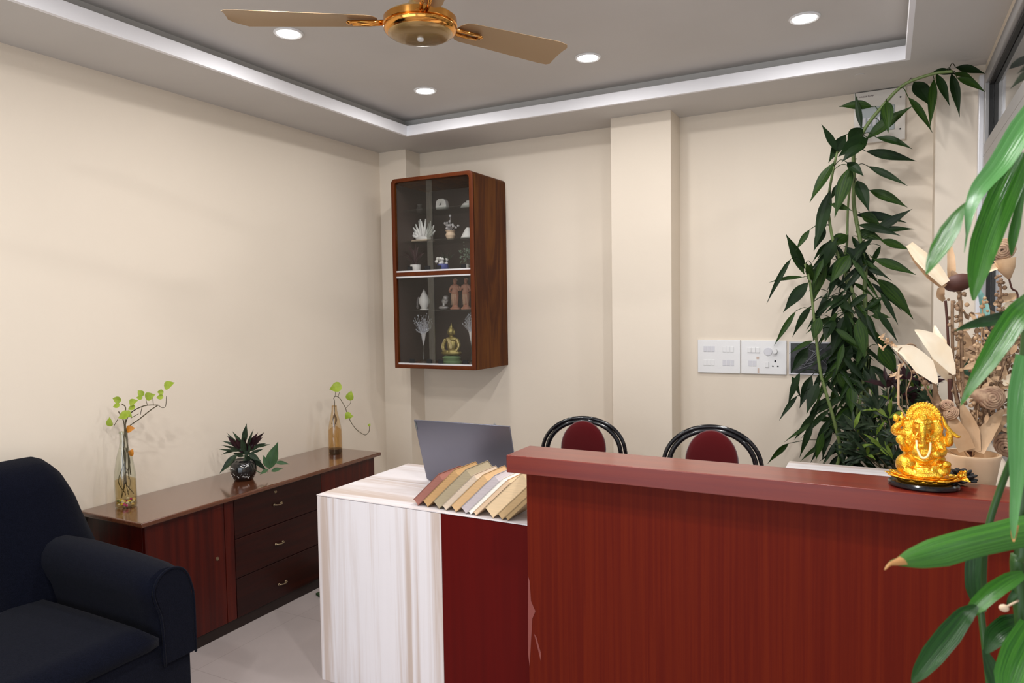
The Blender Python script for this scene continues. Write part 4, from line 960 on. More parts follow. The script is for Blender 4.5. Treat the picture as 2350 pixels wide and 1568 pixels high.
# ------------------------------------------------------------------ tall bamboo-like plant behind the side table
YP = 3.93
bam = thing('bamboo_plant', 'tall leafy green bamboo plant rising to the ceiling beside the switch boards', 'potted plant', (-.235, YP, 0))
m = MB(); m.lathe([(0, 0), (.11, 0), (.145, .62), (.155, .64), (.145, .645), (.14, .60), (0, .60)], (-.235, YP, 0), 32); m.build('pot', M['blackm'], bam, smooth='auto')
m = MB(); m.lathe([(0, .59), (.139, .59), (.139, .605), (0, .612)], (-.235, YP, 0), 24); m.build('soil', pm('soil', (.03, .02, .012), .95), bam)
Z3 = lambda u, v: (1740 + u / 3.136, 140 + v / 3.136)
Z4 = lambda u, v: (1740 + u / 2.6125, 480 + v / 2.6125)
def q3(u, v, y=YP): return at(*Z3(u, v), 1, y)
def q4(u, v, y=YP): return at(*Z4(u, v), 1, y)
base = Vector((-.235, YP, .60))
stems = [
    ([base + Vector((-.03, -.04, 0)), q4(490, 1480, 3.90), q4(460, 1290, 3.88), q4(400, 1080, 3.88), q4(370, 960, 3.88), q4(340, 700, 3.88), q4(310, 440, 3.9), q4(280, 330, 3.92)], .009),
    ([base + Vector((.0, .03, 0)), q4(540, 1400), q4(620, 1100), q4(640, 800, 3.95), q4(560, 480, 3.95), q3(600, 1460, 3.95), q3(540, 1300), q3(505, 1080), q3(510, 950), q3(545, 760), q3(570, 650)], .009),
    ([base + Vector((.04, .0, 0)), q4(600, 1400, 3.98), q4(650, 1100, 3.98), q4(640, 500, 3.98), q3(770, 1500, 3.98), q3(740, 1320, 3.98), q3(690, 1050, 3.98), q3(690, 850, 3.98), q3(690, 650, 3.98), q3(750, 520, 3.96), q3(800, 440, 3.95), q3(900, 320, 3.93), q3(1000, 210, 3.91), q3(1100, 145, 3.89), q3(1270, 90, 3.86), q3(1400, 75, 3.84)], .011),
    ([base + Vector((.03, .03, 0)), q4(560, 1200, 4.02), q4(600, 900, 4.02), q4(520, 380, 4.02), q3(640, 1300, 4.02), q3(650, 1000, 4.02), q3(700, 700, 4.0)], .008)]
stem_pts = []
for k, (pts, r_) in enumerate(stems):
    c = catmull(pts, 6); m = MB(); m.tube(c, lerps([r_, r_ * .85, r_ * .6], len(c)), 10); m.build('stem', M['stem'], bam, smooth=True); stem_pts += c
def pet(m, p):
    p = p.copy(); q = min(stem_pts, key=lambda s: (s - p).length + .25 * max(0, s.z - p.z))
    if (q - p).length > .015: m.tube(catmull([q, q * .5 + p * .5 + Vector((0, -.004, min(.04, (q - p).length * .2))), p], 4), .0018, 5)
LA = [(820, 330, 580, 330, 75), (745, 490, 697, 230, 45), (925, 290, 935, 520, 85), (780, 560, 1110, 325, 95), (850, 550, 1110, 635, 60), (775, 650, 1140, 722, 72), (790, 757, 1075, 900, 52), (800, 930, 1075, 1055, 78),
      (820, 1240, 1110, 1065, 72), (700, 1110, 1070, 1165, 70), (850, 1220, 1130, 1210, 48), (720, 1180, 1025, 1260, 60), (880, 1290, 1090, 1360, 64), (830, 1425, 1135, 1540, 66), (710, 860, 800, 1090, 88), (670, 760, 550, 1130, 105),
      (545, 730, 370, 1020, 82), (520, 930, 405, 1360, 95), (570, 650, 455, 455, 52), (630, 530, 505, 735, 85), (740, 480, 640, 610, 95), (790, 560, 575, 690, 125), (760, 600, 600, 730, 90), (370, 1215, 270, 1365, 45), (340, 1500, 198, 1245, 72),
      (390, 1580, 345, 1450, 55), (235, 1425, 135, 1580, 32), (1080, 262, 1255, 520, 55), (1120, 150, 1255, 340, 105), (1265, 130, 1235, 490, 58), (1420, 45, 1700, 82, 62), (1400, 90, 1560, 137, 50), (1430, 120, 1635, 225, 58), (1280, 90, 1378, 325, 60),
      (1390, 90, 1450, 405, 62), (1260, 78, 1430, 95, 55), (480, 1200, 400, 1370, 72), (880, 440, 960, 300, 60), (700, 1230, 900, 1290, 80), (650, 1260, 500, 1340, 100), (740, 1100, 880, 1180, 80), (660, 1400, 520, 1600, 110), (640, 1340, 760, 1520, 90),
      (560, 1290, 470, 1500, 90), (600, 880, 520, 1000, 60), (770, 1300, 700, 1450, 80), (640, 730, 760, 830, 70), (520, 1030, 680, 1080, 50)]
LB = [(195, 300, 50, 570, 34), (270, 408, 62, 442, 26), (275, 390, 165, 150, 58), (320, 330, 295, 420, 52), (300, 440, 150, 620, 75), (225, 612, 95, 820, 36), (320, 580, 205, 768, 50), (330, 790, 185, 868, 32), (300, 830, 195, 985, 70), (250, 980, 178, 1175, 45),
      (235, 1120, 125, 1270, 32), (360, 1040, 290, 1230, 72), (320, 1000, 248, 1195, 66), (355, 1212, 215, 1385, 46), (330, 1278, 248, 1492, 40), (430, 1258, 345, 1268, 36), (390, 1340, 345, 1508, 52), (430, 1270, 385, 1505, 60), (540, 1200, 450, 1350, 85), (715, 420, 930, 662, 92),
      (695, 300, 942, 392, 62), (660, 360, 778, 412, 32), (680, 640, 795, 650, 46), (725, 820, 832, 1000, 92), (690, 530, 720, 665, 66), (440, 520, 582, 632, 62), (430, 540, 340, 670, 56), (400, 290, 330, 560, 100), (370, 650, 330, 790, 70), (450, 660, 400, 800, 80),
      (520, 640, 440, 880, 90), (560, 820, 470, 960, 80), (600, 660, 640, 900, 80), (520, 1000, 420, 1070, 50), (640, 860, 600, 1050, 80), (560, 1060, 560, 1230, 70), (600, 1200, 470, 1330, 90), (480, 980, 540, 1110, 60)]
rnd = random.Random(77)
ml, md = MB(), MB()
def add_leaf(conv, sc, u0, v0, u1, v1, w_, j):
    p_y = YP + rnd.uniform(-.10, .08); p0 = at(*conv(u0, v0), 1, p_y); p1 = at(*conv(u1, v1), 1, p_y - rnd.uniform(-.03, .09)); p0.x = min(p0.x, .37); p1.x = min(p1.x, .392)
    d = (p1 - p0); side = Vector((0, rnd.uniform(-.02, .01), d.length * rnd.uniform(.02, .10)))
    wd = w_ / sc / 395 * .80
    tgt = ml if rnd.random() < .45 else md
    tgt.leaf(p0, p1, wd, (rnd.uniform(-.35, .35), -1, rnd.uniform(-.1, .5)), side, n=9, fold=.22, peak=.42); pet(tgt, p0)
for j, L_ in enumerate(LA): add_leaf(Z3, 3.136, *L_, j)
for j, L_ in enumerate(LB): add_leaf(Z4, 2.6125, *L_, j)
for k in range(185):   # the dense inner mass
    px = rnd.gauss(1948, 34); py = rnd.uniform(540, 1050) if k < 130 else rnd.uniform(760, 1055)
    if py > 900: px = rnd.gauss(1950, 42)
    p0 = at(px, py, 1, YP + rnd.uniform(-.04, .14)); a_ = rnd.choice([-1, 1]) * rnd.uniform(.2, 1.0) - PI / 2; l = rnd.uniform(.12, .21)
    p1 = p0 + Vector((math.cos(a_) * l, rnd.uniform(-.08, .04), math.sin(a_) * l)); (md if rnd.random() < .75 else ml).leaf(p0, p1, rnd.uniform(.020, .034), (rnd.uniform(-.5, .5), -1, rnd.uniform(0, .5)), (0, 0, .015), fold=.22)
    if k % 2 == 0: pet(md, p0)
ml.build('foliage', M['bamboo_leaf'], bam); md.build('dark_foliage', M['bamboo_leaf_dark'], bam, label='darker green leaves')

# bushy plant behind the golden statuette
bc = Vector((.085, 3.86, 0))
bush = thing('potted_plant', 'bushy plant of narrow purple and green leaves behind the golden statuette', 'potted plant', bc)
m = MB(); m.lathe([(0, 0), (.09, 0), (.125, .66), (.135, .68), (.12, .68), (.115, .64), (0, .64)], bc, 28); m.build('pot', M['blackm'], bush, smooth='auto')
mg, mp_, ml_ = MB(), MB(), MB(); rnd = random.Random(41)
def rosette(px, py, y, n, L, w_, kinds, up=.35):
    c = at(px, py, 1, y)
    for i in range(n):
        a_ = rnd.uniform(0, 2 * PI); e = rnd.uniform(up - .5, up + .9); l = L * rnd.uniform(.6, 1.15); d = Vector((math.cos(a_) * math.cos(e), math.sin(a_) * math.cos(e) * .7, math.sin(e)))
        kinds[rnd.randrange(len(kinds))].leaf(c, c + d * l, w_ * rnd.uniform(.7, 1.2), Vector((d.x * .2, -1, .5)), (0, 0, l * .12), n=6)
    return c
RS = [(2070, 905, 'p'), (2100, 890, 'g'), (2045, 920, 'g'), (2090, 930, 'p'), (2035, 890, 'p'), (2015, 940, 'g'), (1995, 960, 'g'), (2040, 960, 'l'), (2010, 1000, 'l'), (2060, 975, 'g'), (1980, 1010, 'g'), (2025, 1030, 'g'), (2070, 1020, 'g'), (1990, 1045, 'g'),
      (2110, 925, 'p'), (2125, 880, 'p'), (2080, 870, 'p'), (2140, 930, 'g'), (1965, 1030, 'g'), (1960, 985, 'l'), (2100, 960, 'g'), (2050, 1055, 'g')]
ms = MB()
for (x, y, k) in RS:
    c = rosette(x, y, 3.80 + rnd.uniform(-.05, .08), 15, .115, .018, {'p': [mp_, mp_, mg], 'g': [mg, mg, mg, ml_], 'l': [ml_, mg, mg]}[k])
    ms.tube(catmull([bc + Vector((rnd.uniform(-.05, .05), rnd.uniform(-.04, .04), .64)), (c + bc + Vector((0, 0, .7))) / 2 + Vector((0, 0, -.02)), c], 4), .003, 6)
for k in range(60):
    px = rnd.uniform(1965, 2080); py = rnd.uniform(990, 1062); p0 = at(px, py, 1, 3.86); a_ = rnd.uniform(-.6, PI + .6); l = rnd.uniform(.06, .13); mg.leaf(p0, p0 + Vector((math.cos(a_) * l, -.02, math.sin(a_) * l)), .022, (0, -1, .5), (0, 0, .01), n=5)
ms.build('stem', M['twig'], bush, smooth=True); mg.build('foliage', M['rhoeo'], bush); mp_.build('purple_foliage', M['purple'], bush, label='dark purple narrow leaves'); ml_.build('lime_foliage', M['lime'], bush, label='bright lime green leaves')

# ------------------------------------------------------------------ dried arrangement in the tall cream pot (stands on the desk behind the counter)
pc = at(2230, 1075, 1, 2.285); pc = Vector((pc.x, 2.285, DZ + .0005))
rimz = at(2228, 1040, 1, 2.285).z - pc.z
dry = thing('dried_flower_pot', 'tall cream ceramic pot standing behind the counter, filled with dried flowers', 'pot', pc)
m = MB(); m.lathe([(0, 0), (.044, 0), (.048, .05), (.052, rimz - .10), (.066, rimz - .012), (.0685, rimz - .004), (.068, rimz), (.062, rimz), (.060, rimz - .03), (0, rimz - .035)], pc, 40); m.build('pot', M['cream'], dry, smooth='auto')
arr = thing('dried_arrangement', 'arrangement of dried leaves, rolled flowers and seed spikes in the cream pot', 'dried flowers', pc + Vector((0, 0, rimz - .03)))
neck = pc + Vector((0, 0, rimz - .03))
DN = FW.dot(pc - EYE)
def dp(px, py, dd=0.0): return atd(px, py, DN + dd)
PXM = DN / FPX     # metres per pixel at the pot
NB = Vector((.1, -1, .25))
def dleaf(pts, wpx, mat, name='dried_leaf', dd=0.0, fold=.3, label=None, nrm=NB):
    P = catmull([dp(x, y, dd + (0.012 * i)) for i, (x, y) in enumerate(pts)], 5); m = MB(); m.strip(P, [max(v, .4) * PXM * .5 for v in lerps(wpx, len(P))], nrm, fold); return m.build(name, M[mat], arr, smooth=True, label=label)
def dstem(pts, r_, mat='dry3', name='stem', dd=0.0, knob=0):
    P = catmull([dp(x, y, dd) for x, y in pts], 6); m = MB(); m.tube(P, r_, 7)
    rk = random.Random(int(pts[0][0]))
    if knob:
        for p in P[:-2]:
            for _ in range(knob): m.ell(p + Vector((rk.uniform(-.012, .012), rk.uniform(-.010, .006), rk.uniform(-.008, .008))), rk.uniform(.003, .0062), n=6)
    return m.build(name, M[mat], arr, smooth=True)
# white and tan blades
dleaf([(2150, 880), (2120, 842), (2085, 810), (2048, 797)], [6, 44, 36, 2], 'dry1', dd=-.03, label='broad whitish dried leaf')
dleaf([(2190, 860), (2160, 812), (2130, 778), (2099, 757)], [6, 44, 34, 2], 'dry1', dd=-.02, label='broad whitish dried leaf')
dleaf([(2172, 830), (2160, 795), (2150, 770), (2145, 747)], [6, 30, 18, 2], 'dry1', dd=.0)
dleaf([(2190, 885), (2168, 850), (2150, 815), (2140, 790)], [6, 34, 26, 6], 'dry1', dd=.01)
dleaf([(2205, 900), (2214, 850), (2217, 800), (2208, 755)], [10, 46, 40, 6], 'dry2', dd=.03)
dleaf([(2218, 1034), (2202, 1000), (2188, 970), (2178, 945)], [34, 36, 24, 4], 'dry2', dd=-.045)
dleaf([(2232, 1036), (2226, 990), (2216, 955), (2205, 925)], [30, 36, 24, 4], 'dry2', dd=-.04)
dleaf([(2240, 1036), (2258, 1000), (2280, 968), (2302, 940)], [30, 34, 26, 4], 'dry2', dd=-.045)
dleaf([(2262, 1010), (2282, 985), (2300, 965), (2318, 955)], [20, 24, 18, 3], 'dry2', dd=-.02)
dleaf([(2185, 1010), (2165, 960), (2148, 915), (2145, 868)], [8, 16, 14, 5], 'dry3', dd=-.02)
dleaf([(2180, 655), (2183, 620), (2182, 590), (2178, 560)], [10, 18, 16, 8], 'dry2', dd=.02)
dleaf([(2168, 652), (2140, 622), (2110, 592), (2085, 562)], [20, 32, 30, 16], 'dry1', dd=-.01, fold=.9)
dleaf([(2166, 660), (2135, 632), (2105, 598), (2088, 572)], [14, 26, 22, 10], 'dry2', dd=.004, fold=.9)
dleaf([(2160, 660), (2158, 678), (2166, 690)], [14, 18, 8], 'dry2', dd=-.01)
dleaf([(2225, 640), (2262, 622), (2290, 610), (2312, 600)], [4, 14, 16, 5], 'dry1', dd=-.01)
dleaf([(2196, 648), (2192, 636), (2184, 622)], [10, 20, 4], 'dry3', dd=.0)
dleaf([(2300, 880), (2320, 872), (2340, 866)], [14, 26, 10], 'dry1', dd=-.01); dleaf([(2300, 908), (2325, 905), (2345, 900)], [12, 24, 10], 'dry1', dd=-.01)
dleaf([(2290, 905), (2296, 870), (2290, 835), (2280, 820)], [14, 30, 24, 8], 'dry2', dd=.0)
dleaf([(2280, 700), (2300, 688), (2320, 682), (2335, 676)], [6, 18, 18, 5], 'dry2', dd=.0); dleaf([(2300, 720), (2316, 706), (2330, 702)], [8, 26, 14], 'dry1', dd=.0)
dleaf([(2255, 850), (2285, 838), (2320, 826), (2345, 815)], [5, 16, 16, 4], 'dry2', dd=.01)
dleaf([(2300, 985), (2318, 990), (2340, 998)], [8, 12, 3], 'dry2', dd=-.03)
dleaf([(2262, 745), (2260, 715), (2255, 690), (2245, 662)], [12, 20, 16, 5], 'teal', name='teal_leaf', dd=.0, label='teal dyed leaf')
dleaf([(2240, 866), (2215, 852), (2232, 826), (2238, 812)], [5, 12, 16, 5], 'tealdark', name='green_leaf', dd=.02, label='dark green leaf')
# seed cap
m = MB(); m.ell(dp(2200, 649), (.038, .026, .024), Matrix.Rotation(-.25, 3, 'Y')); m.build('seed_cap', M['dry4'], arr, smooth=True, label='dark reddish brown seed cap')
# rolled flowers: spiral coils
def rolled(px, py, rpx, dd, tilt, cone=None):
    c = dp(px, py, dd); R_ = rpx * PXM; m = MB(); ax = (EYE - c).normalized(); ax = (ax + Vector(tilt)).normalized(); u = ax.orthogonal().normalized(); v = ax.cross(u)
    P = []; N = 60
    for i in range(N):
        f = i / (N - 1); a_ = f * 4.6 * 2 * PI; rr = R_ * (.10 + .86 * f) * (1 + .03 * math.sin(3 * a_)); P.append(c + (u * math.cos(a_) + v * math.sin(a_)) * rr + ax * (R_ * .45 * (1 - f ** 2)))
    m.tube(P, R_ * .115, 6)
    m.lathe([(0, -R_ * .9), (R_ * .55, -R_ * .7), (R_ * .95, -R_ * .15), (R_ * .9, R_ * .15), (0, R_ * .2)], c, 20, Matrix((u, v, ax)).transposed())
    if cone:
        e = dp(*cone, dd + .02); m.tube([c - ax * R_ * .3, (c * .5 + e * .5), e], [R_ * .85, R_ * .62, R_ * .22], 14)
    return m.build('rolled_flower', M['rose_dry'], arr, smooth=True)
rolled(2300, 573, 26, -.01, (.1, 0, -.1)); rolled(2274, 913, 28, -.04, (.35, 0, 0), (2226, 902)); rolled(2182, 948, 17, -.02, (-.3, 0, .3)); rolled(2312, 1022, 30, .0, (-.2, 0, -.5)); rolled(2172, 930, 15, -.01, (0, 0, .6)); rolled(2330, 945, 18, 0, (.2, 0, .2))
m = MB(); m.tube([dp(2306, 594), dp(2310, 618), dp(2316, 640)], [.026, .020, .004], 14); m.build('dried_calyx', M['dry2'], arr, smooth=True)
# stems and spikes
def sn(pts, *a, **k): return dstem(pts + [(2232, 1046)], *a, **k)
sn([(2170, 690), (2174, 740), (2178, 800), (2195, 900)], .0035, 'dry4'); sn([(2186, 690), (2186, 780), (2192, 900)], .0045, 'dry3', 'seed_spike', knob=2); sn([(2202, 660), (2206, 750), (2208, 860), (2212, 960)], .005, 'dry3', 'seed_spike', knob=3)
sn([(2208, 690), (2200, 800), (2205, 900)], .003, 'dry2', 'seed_spike', knob=1); sn([(2316, 640), (2322, 662), (2335, 690), (2300, 850)], .0025, 'dry4'); sn([(2296, 638), (2296, 700), (2288, 800), (2270, 920)], .003, 'dry3', 'seed_spike', knob=3)
sn([(2180, 870), (2183, 930), (2200, 1000)], .006, 'dry4'); sn([(2085, 930), (2080, 900), (2092, 855), (2060, 810), (2090, 790), (2112, 812), (2150, 900)], .0016, 'dry3'); sn([(2105, 846), (2118, 870), (2130, 900), (2160, 960)], .0022, 'dry3', 'seed_spike', knob=1)
for k in range(16):
    rk = random.Random(100 + k); x = rk.uniform(2225, 2350); y = rk.uniform(670, 860); sn([(x, y), (x - (x - 2240) * .35 + rk.uniform(-8, 8), y + 90), (2240 + (x - 2240) * .35, 930)], rk.uniform(.0013, .0026), rk.choice(['dry3', 'dry3', 'dry2']), rk.choice(['twig', 'seed_spike']), dd=rk.uniform(-.03, .06), knob=rk.choice([1, 2, 2]))
m = MB(); rk = random.Random(55)
for k in range(130):
    x = rk.gauss(2290, 42); y = rk.uniform(690, 1010); x = min(max(x, 2215), 2365); c_ = dp(x, y, rk.uniform(.0, .08)); a_ = rk.uniform(0, 2 * PI); l = rk.uniform(.012, .045)
    m.leaf(c_, c_ + Vector((math.cos(a_) * l, rk.uniform(-.015, .015), math.sin(a_) * l)), rk.uniform(.006, .018), (rk.uniform(-.5, .5), -1, .3), (0, 0, .004), n=5)
m.build('dried_filler', M['dry3'], arr, label='brown crumpled filler leaves')['kind'] = 'stuff'
m = MB()
for k in range(60):
    x = rk.gauss(2285, 45); y = rk.uniform(690, 1000); x = min(max(x, 2210), 2365); c_ = dp(x, y, rk.uniform(-.03, .05)); a_ = rk.uniform(0, 2 * PI); l = rk.uniform(.012, .04)
    m.leaf(c_, c_ + Vector((math.cos(a_) * l, rk.uniform(-.015, .015), math.sin(a_) * l)), rk.uniform(.008, .018), (rk.uniform(-.5, .5), -1, .3), (0, 0, .004), n=5)
m.build('dried_petals', M['dry2'], arr, label='tan dried petals')['kind'] = 'stuff'
m = MB()
for (x, y) in ((2020, 775), (2035, 785), (2048, 790), (2025, 800), (2050, 862), (2060, 866), (2068, 840)):
    c_ = dp(x, y, .01)
    for k in range(7): m.leaf(c_, c_ + Vector((rk.uniform(-.014, .014), rk.uniform(-.01, .01), rk.uniform(-.010, .014))), .006, (0, -1, .3), n=4)
m.tube(catmull([dp(2020, 778, .01), dp(2070, 810, .01), dp(2130, 900, .01), neck], 5), .0016, 5); m.tube(catmull([dp(2062, 930, .01), dp(2062, 860, .01), dp(2066, 835, .01)], 5), .003, 6); m.tube(catmull([dp(2062, 930, .01), dp(2110, 990, .01), neck], 5), .002, 6)
m.build('dried_sprig', M['dry2'], arr)

# ------------------------------------------------------------------ golden elephant-headed statuette
CT = 1.0705
sc_ = Vector((.0885, 2.100, CT)); st = thing('deity_statuette', 'golden elephant-headed seated deity statuette at the counter end', 'statuette', sc_, rotz=math.radians(-2))
def G(u, v, y=0.0): return Vector(((u - 655) / 6088 * 1.0, y, (1385 - v) / 6088 * 1.0 + .004))
m = MB(); m.lathe([(0, 0), (.078, 0), (.082, .004), (.082, .010), (.078, .014), (.0, .014)], (0, 0, 0), 48, Matrix.Diagonal(Vector((1, .8, 1)))); m.build('black_base', M['black'], st, smooth='auto', world=False)
m = MB()
for row, (n, r0, r1, z0, z1, w_) in enumerate(((14, .040, .090, .014, .030, .040), (14, .035, .074, .018, .034, .034))):
    for k in range(n):
        a_ = 2 * PI * (k + .5 * row) / n; d = Vector((math.cos(a_), math.sin(a_) * .8, 0)); m.leaf(d * r0 + Vector((0, 0, z0)), d * r1 + Vector((0, 0, z1)), w_, (d.x * -.25, d.y * -.25, 1), (0, 0, -.006), n=7, fold=.35, peak=.62)
m.lathe([(0, .014), (.060, .014), (.064, .022), (.055, .032), (0, .034)], (0, 0, 0), 32, Matrix.Diagonal(Vector((1, .8, 1))))
m.build('lotus_petals', M['gold'], st, smooth=True, world=False, mods=(('SOLIDIFY', dict(thickness=.0016)),))
m = MB(); E3 = lambda c_, r_, M_=None: m.ell(c_, r_, M_, 16)
E3(G(640, 1110, .0), (.062, .034, .024)); E3(G(420, 1060, -.012), (.026, .026, .028)); E3(G(870, 1080, -.010), (.026, .026, .022)); E3(G(650, 960, .002), (.050, .030, .030)); E3(G(650, 860, -.006), (.036, .030, .034)); E3(G(650, 680, .004), (.040, .024, .034)); E3(G(650, 570, .006), (.045, .020, .016))
m.tube(catmull([G(400, 1130, -.030), G(600, 1190, -.040), G(820, 1150, -.038)], 4), [.012] * 9, 10); m.tube(catmull([G(900, 1180, -.03), G(760, 1120, -.04), G(560, 1130, -.04)], 4), [.011] * 9, 10)
# head, ears, crown
E3(G(640, 470, -.010), (.026, .026, .027)); E3(G(640, 400, -.010), (.024, .022, .018)); E3(G(450, 470, .0), (.016, .007, .024)); E3(G(820, 480, .0), (.016, .007, .024))
for s in (-1, 1): E3(G(640 + s * 75, 455, -.030), (.0045, .004, .003)); m.tube([G(640 + s * 70, 545, -.028), G(640 + s * 95, 590, -.036)], [.0036, .0018], 8)
m.tube(catmull([G(640, 420, -.034), G(638, 520, -.043), G(636, 620, -.042), G(640, 700, -.040), G(610, 745, -.043), G(580, 740, -.046)], 4), lerps([.0105, .0085, .0075, .0065, .0055, .0045], 21), 12)
m.lathe([(.033, 0), (.036, .006), (.033, .014), (.027, .026), (.016, .036), (.006, .044), (0, .048)], G(645, 400, .002), 24)
# halo behind the crown with beads
hc = G(645, 330, .012); m.lathe([(0, .004), (.036, .004), (.038, 0), (.036, -.004), (0, -.004)], hc, 32, Matrix.Rotation(PI / 2, 3, 'X'))
for k in range(25):
    a_ = math.radians(-35 + 250 * k / 24); m.ell(hc + Vector((math.cos(a_) * .038, -.002, math.sin(a_) * .038)), .0034, n=8)
for k in range(15):
    a_ = math.radians(-10 + 200 * k / 14); m.ell(hc + Vector((math.cos(a_) * .027, -.010, math.sin(a_) * .027)), .0026, n=8)
E3(G(640, 290, -.026), (.0085, .005, .008)); m.tube([G(640, 290 + 40 * math.sin(2 * PI * i / 12), -.029) + Vector((.0068 * math.cos(2 * PI * i / 12), 0, 0)) for i in range(13)], .0016, 6)
m.tube(catmull([G(520, 365, -.026), G(640, 385, -.036), G(760, 365, -.026)], 4), .0035, 8)
# upper arms with axe (left) and staff (right)
m.tube(catmull([G(470, 600, .004), G(370, 590, .004), G(260, 560, .0), G(270, 490, -.004), G(330, 430, -.006), G(325, 390, -.006)], 4), lerps([.013, .012, .011, .0095, .0075, .007], 21), 10)
m.tube([G(352, 250, -.008), G(340, 440, -.008)], .0028, 8); E3(G(268, 340, -.008), (.0075, .004, .0105)); E3(G(350, 330, -.008), (.008, .0055, .006)); E3(G(400, 362, -.006), (.008, .004, .004))
m.tube(catmull([G(830, 610, .004), G(930, 680, .004), G(985, 690, .0), G(990, 610, -.004), G(1000, 540, -.006), G(960, 500, -.008)], 4), lerps([.013, .012, .011, .0095, .008, .007], 21), 10)
m.tube([G(895, 275, -.008), G(940, 420, -.008), G(1010, 510, -.008), G(1100, 585, -.008)], [.0022, .0055, .005, .0045], 8); E3(G(1105, 580, -.008), (.006, .004, .004))
# lower arms
m.tube(catmull([G(470, 620, -.002), G(440, 740, -.006), G(400, 800, -.014), G(370, 730, -.030), G(345, 690, -.034)], 4), lerps([.014, .0135, .012, .0095, .008], 17), 10); E3(G(340, 655, -.036), (.0115, .006, .0125))
for k in range(4): m.tube([G(312 + k * 18, 640, -.037), G(306 + k * 20, 590 - (k % 3) * 4, -.037)], [.003, .0022], 6)
m.tube(catmull([G(820, 620, -.002), G(860, 740, -.004), G(900, 820, -.014), G(870, 850, -.032), G(840, 860, -.038)], 4), lerps([.014, .0135, .012, .0095, .008], 17), 10); E3(G(820, 840, -.042), (.011, .008, .009))
# folds, belt, mouse
for k in range(5): m.tube(catmull([G(330 + k * 22, 990 + k * 18, -.022 - k * .004), G(400 + k * 26, 1090 + k * 8, -.036), G(520 + k * 22, 1130 + k * 4, -.040)], 4), .0034, 6)
for k in range(4): m.tube(catmull([G(940 - k * 14, 960 + k * 36, -.026), G(860 - k * 20, 1020 + k * 30, -.038), G(760 - k * 22, 1040 + k * 34, -.042)], 4), .0032, 6)
m.tube(catmull([G(470, 900, -.016), G(650, 960, -.038), G(830, 900, -.016)], 4), .0036, 8); E3(G(950, 1000, -.026), (.012, .010, .009)); E3(G(900, 1110, -.036), (.014, .010, .010)); E3(G(850, 1170, -.042), (.010, .008, .008)); E3(G(650, 1100, -.042), (.009, .006, .008)); E3(G(500, 1180, -.04), (.012, .008, .007))
for k in range(9): E3(G(450 + k * 50, 640 + 14 * math.sin(k), -.020), .0042)
m.build('figure', M['gold'], st, smooth=True, world=False, mods=(('REMESH', dict(mode='VOXEL', voxel_size=.0009, use_smooth_shade=True)),))
m = MB(); gp = [G(555, 660, -.030), G(570, 780, -.040), G(610, 880, -.046), G(655, 905, -.047), G(705, 870, -.045), G(735, 780, -.040), G(740, 680, -.030)]
m.tube(catmull(gp, 6), .0028, 8); m.build('garland', M['garland'], st, smooth=True, world=False, label='cream bead garland')
m = MB()
for (u, v, r_) in ((1160, 1140, .006), (1190, 1170, .007), (1150, 1190, .008), (1210, 1120, .004)): m.ell(G(u, v, -.002), r_, n=10)
for k in range(5): m.leaf(G(1120, 1200, 0), G(1180 + k * 25, 1100 + k * 40, -.01), .012, (0, -1, .3), n=5)
m.build('gilt_sprig', M['gold'], st, smooth=True, world=False)
# black pine cone like flower beside the statuette
bf = at(2205, 1097, 2, CT + .012); bf = Vector((min(bf.x, .34), min(bf.y, 2.165), CT))
m = MB(); rk = random.Random(5)
for row, (n, el, L_) in enumerate(((7, -.05, .040), (8, .35, .038), (7, .8, .032), (4, 1.25, .024))):
    for k in range(n):
        a_ = 2 * PI * (k + .5 * (row % 2)) / n + .3; d = Vector((math.cos(a_) * math.cos(el), math.sin(a_) * math.cos(el) * .8, math.sin(el))); p0 = bf + Vector((0, 0, .014)); p1 = p0 + d * L_
        p1.z = max(p1.z, CT + .004)
        m.ell(p0 * .35 + p1 * .65, (.010, .010, .0045), d.to_track_quat('X', 'Z').to_matrix() @ Matrix.Diagonal(Vector((1.3, .8, 1))), 10)
m.ell(bf + Vector((0, 0, .012)), (.016, .014, .011))
o = m.build('pine_cone', M['blackm'], smooth=True); tag(o, 'black pine-cone shaped flower on the counter between statuette and cream pot', 'ornament')

# ------------------------------------------------------------------ foreground dracaena
DD = .78
fgbase = Vector((.235, .90, 0))
fg = thing('dracaena_plant', 'close green dracaena plant with long strappy leaves in front of the counter', 'potted plant', fgbase)
m = MB(); m.lathe([(0, 0), (.085, 0), (.115, .24), (.12, .26), (.108, .26), (.104, .22), (0, .22)], fgbase, 32); m.build('pot', M['cream'], fg, smooth='auto')
PX0 = DD / FPX
def fgp(x, y, dd=0.0): return atd(x, y, DD + dd)
def fleaf(pts, wpx, mat, dd=(0, 0), fold=.25, nrm=(-.15, -1, .35), label=None):
    n = len(pts); P = catmull([fgp(x, y, dd[0] + (dd[1] - dd[0]) * i / (n - 1)) for i, (x, y) in enumerate(pts)], 8); m = MB()
    m.strip(P, [max(v, .5) * PX0 * .5 for v in lerps(wpx, len(P))], nrm, fold); return m.build('leaf', M[mat], fg, smooth=True, label=label)
fleaf([(2400, 225), (2350, 292), (2297, 375), (2250, 432), (2228, 480), (2219, 540), (2213, 580)], [56, 60, 52, 40, 24, 5, 1], 'fg_leaf_pale', (.06, -.02), label='pale green leaf arching from above')
fleaf([(2221, 463), (2200, 492), (2180, 530), (2158, 570), (2140, 602), (2126, 630)], [3, 24, 42, 40, 26, 2], 'fg_leaf', (.02, -.03))
fleaf([(2350, 350), (2322, 410), (2295, 470), (2263, 555), (2245, 625), (2234, 690)], [44, 62, 66, 62, 44, 4], 'fg_leaf', (.04, -.01))
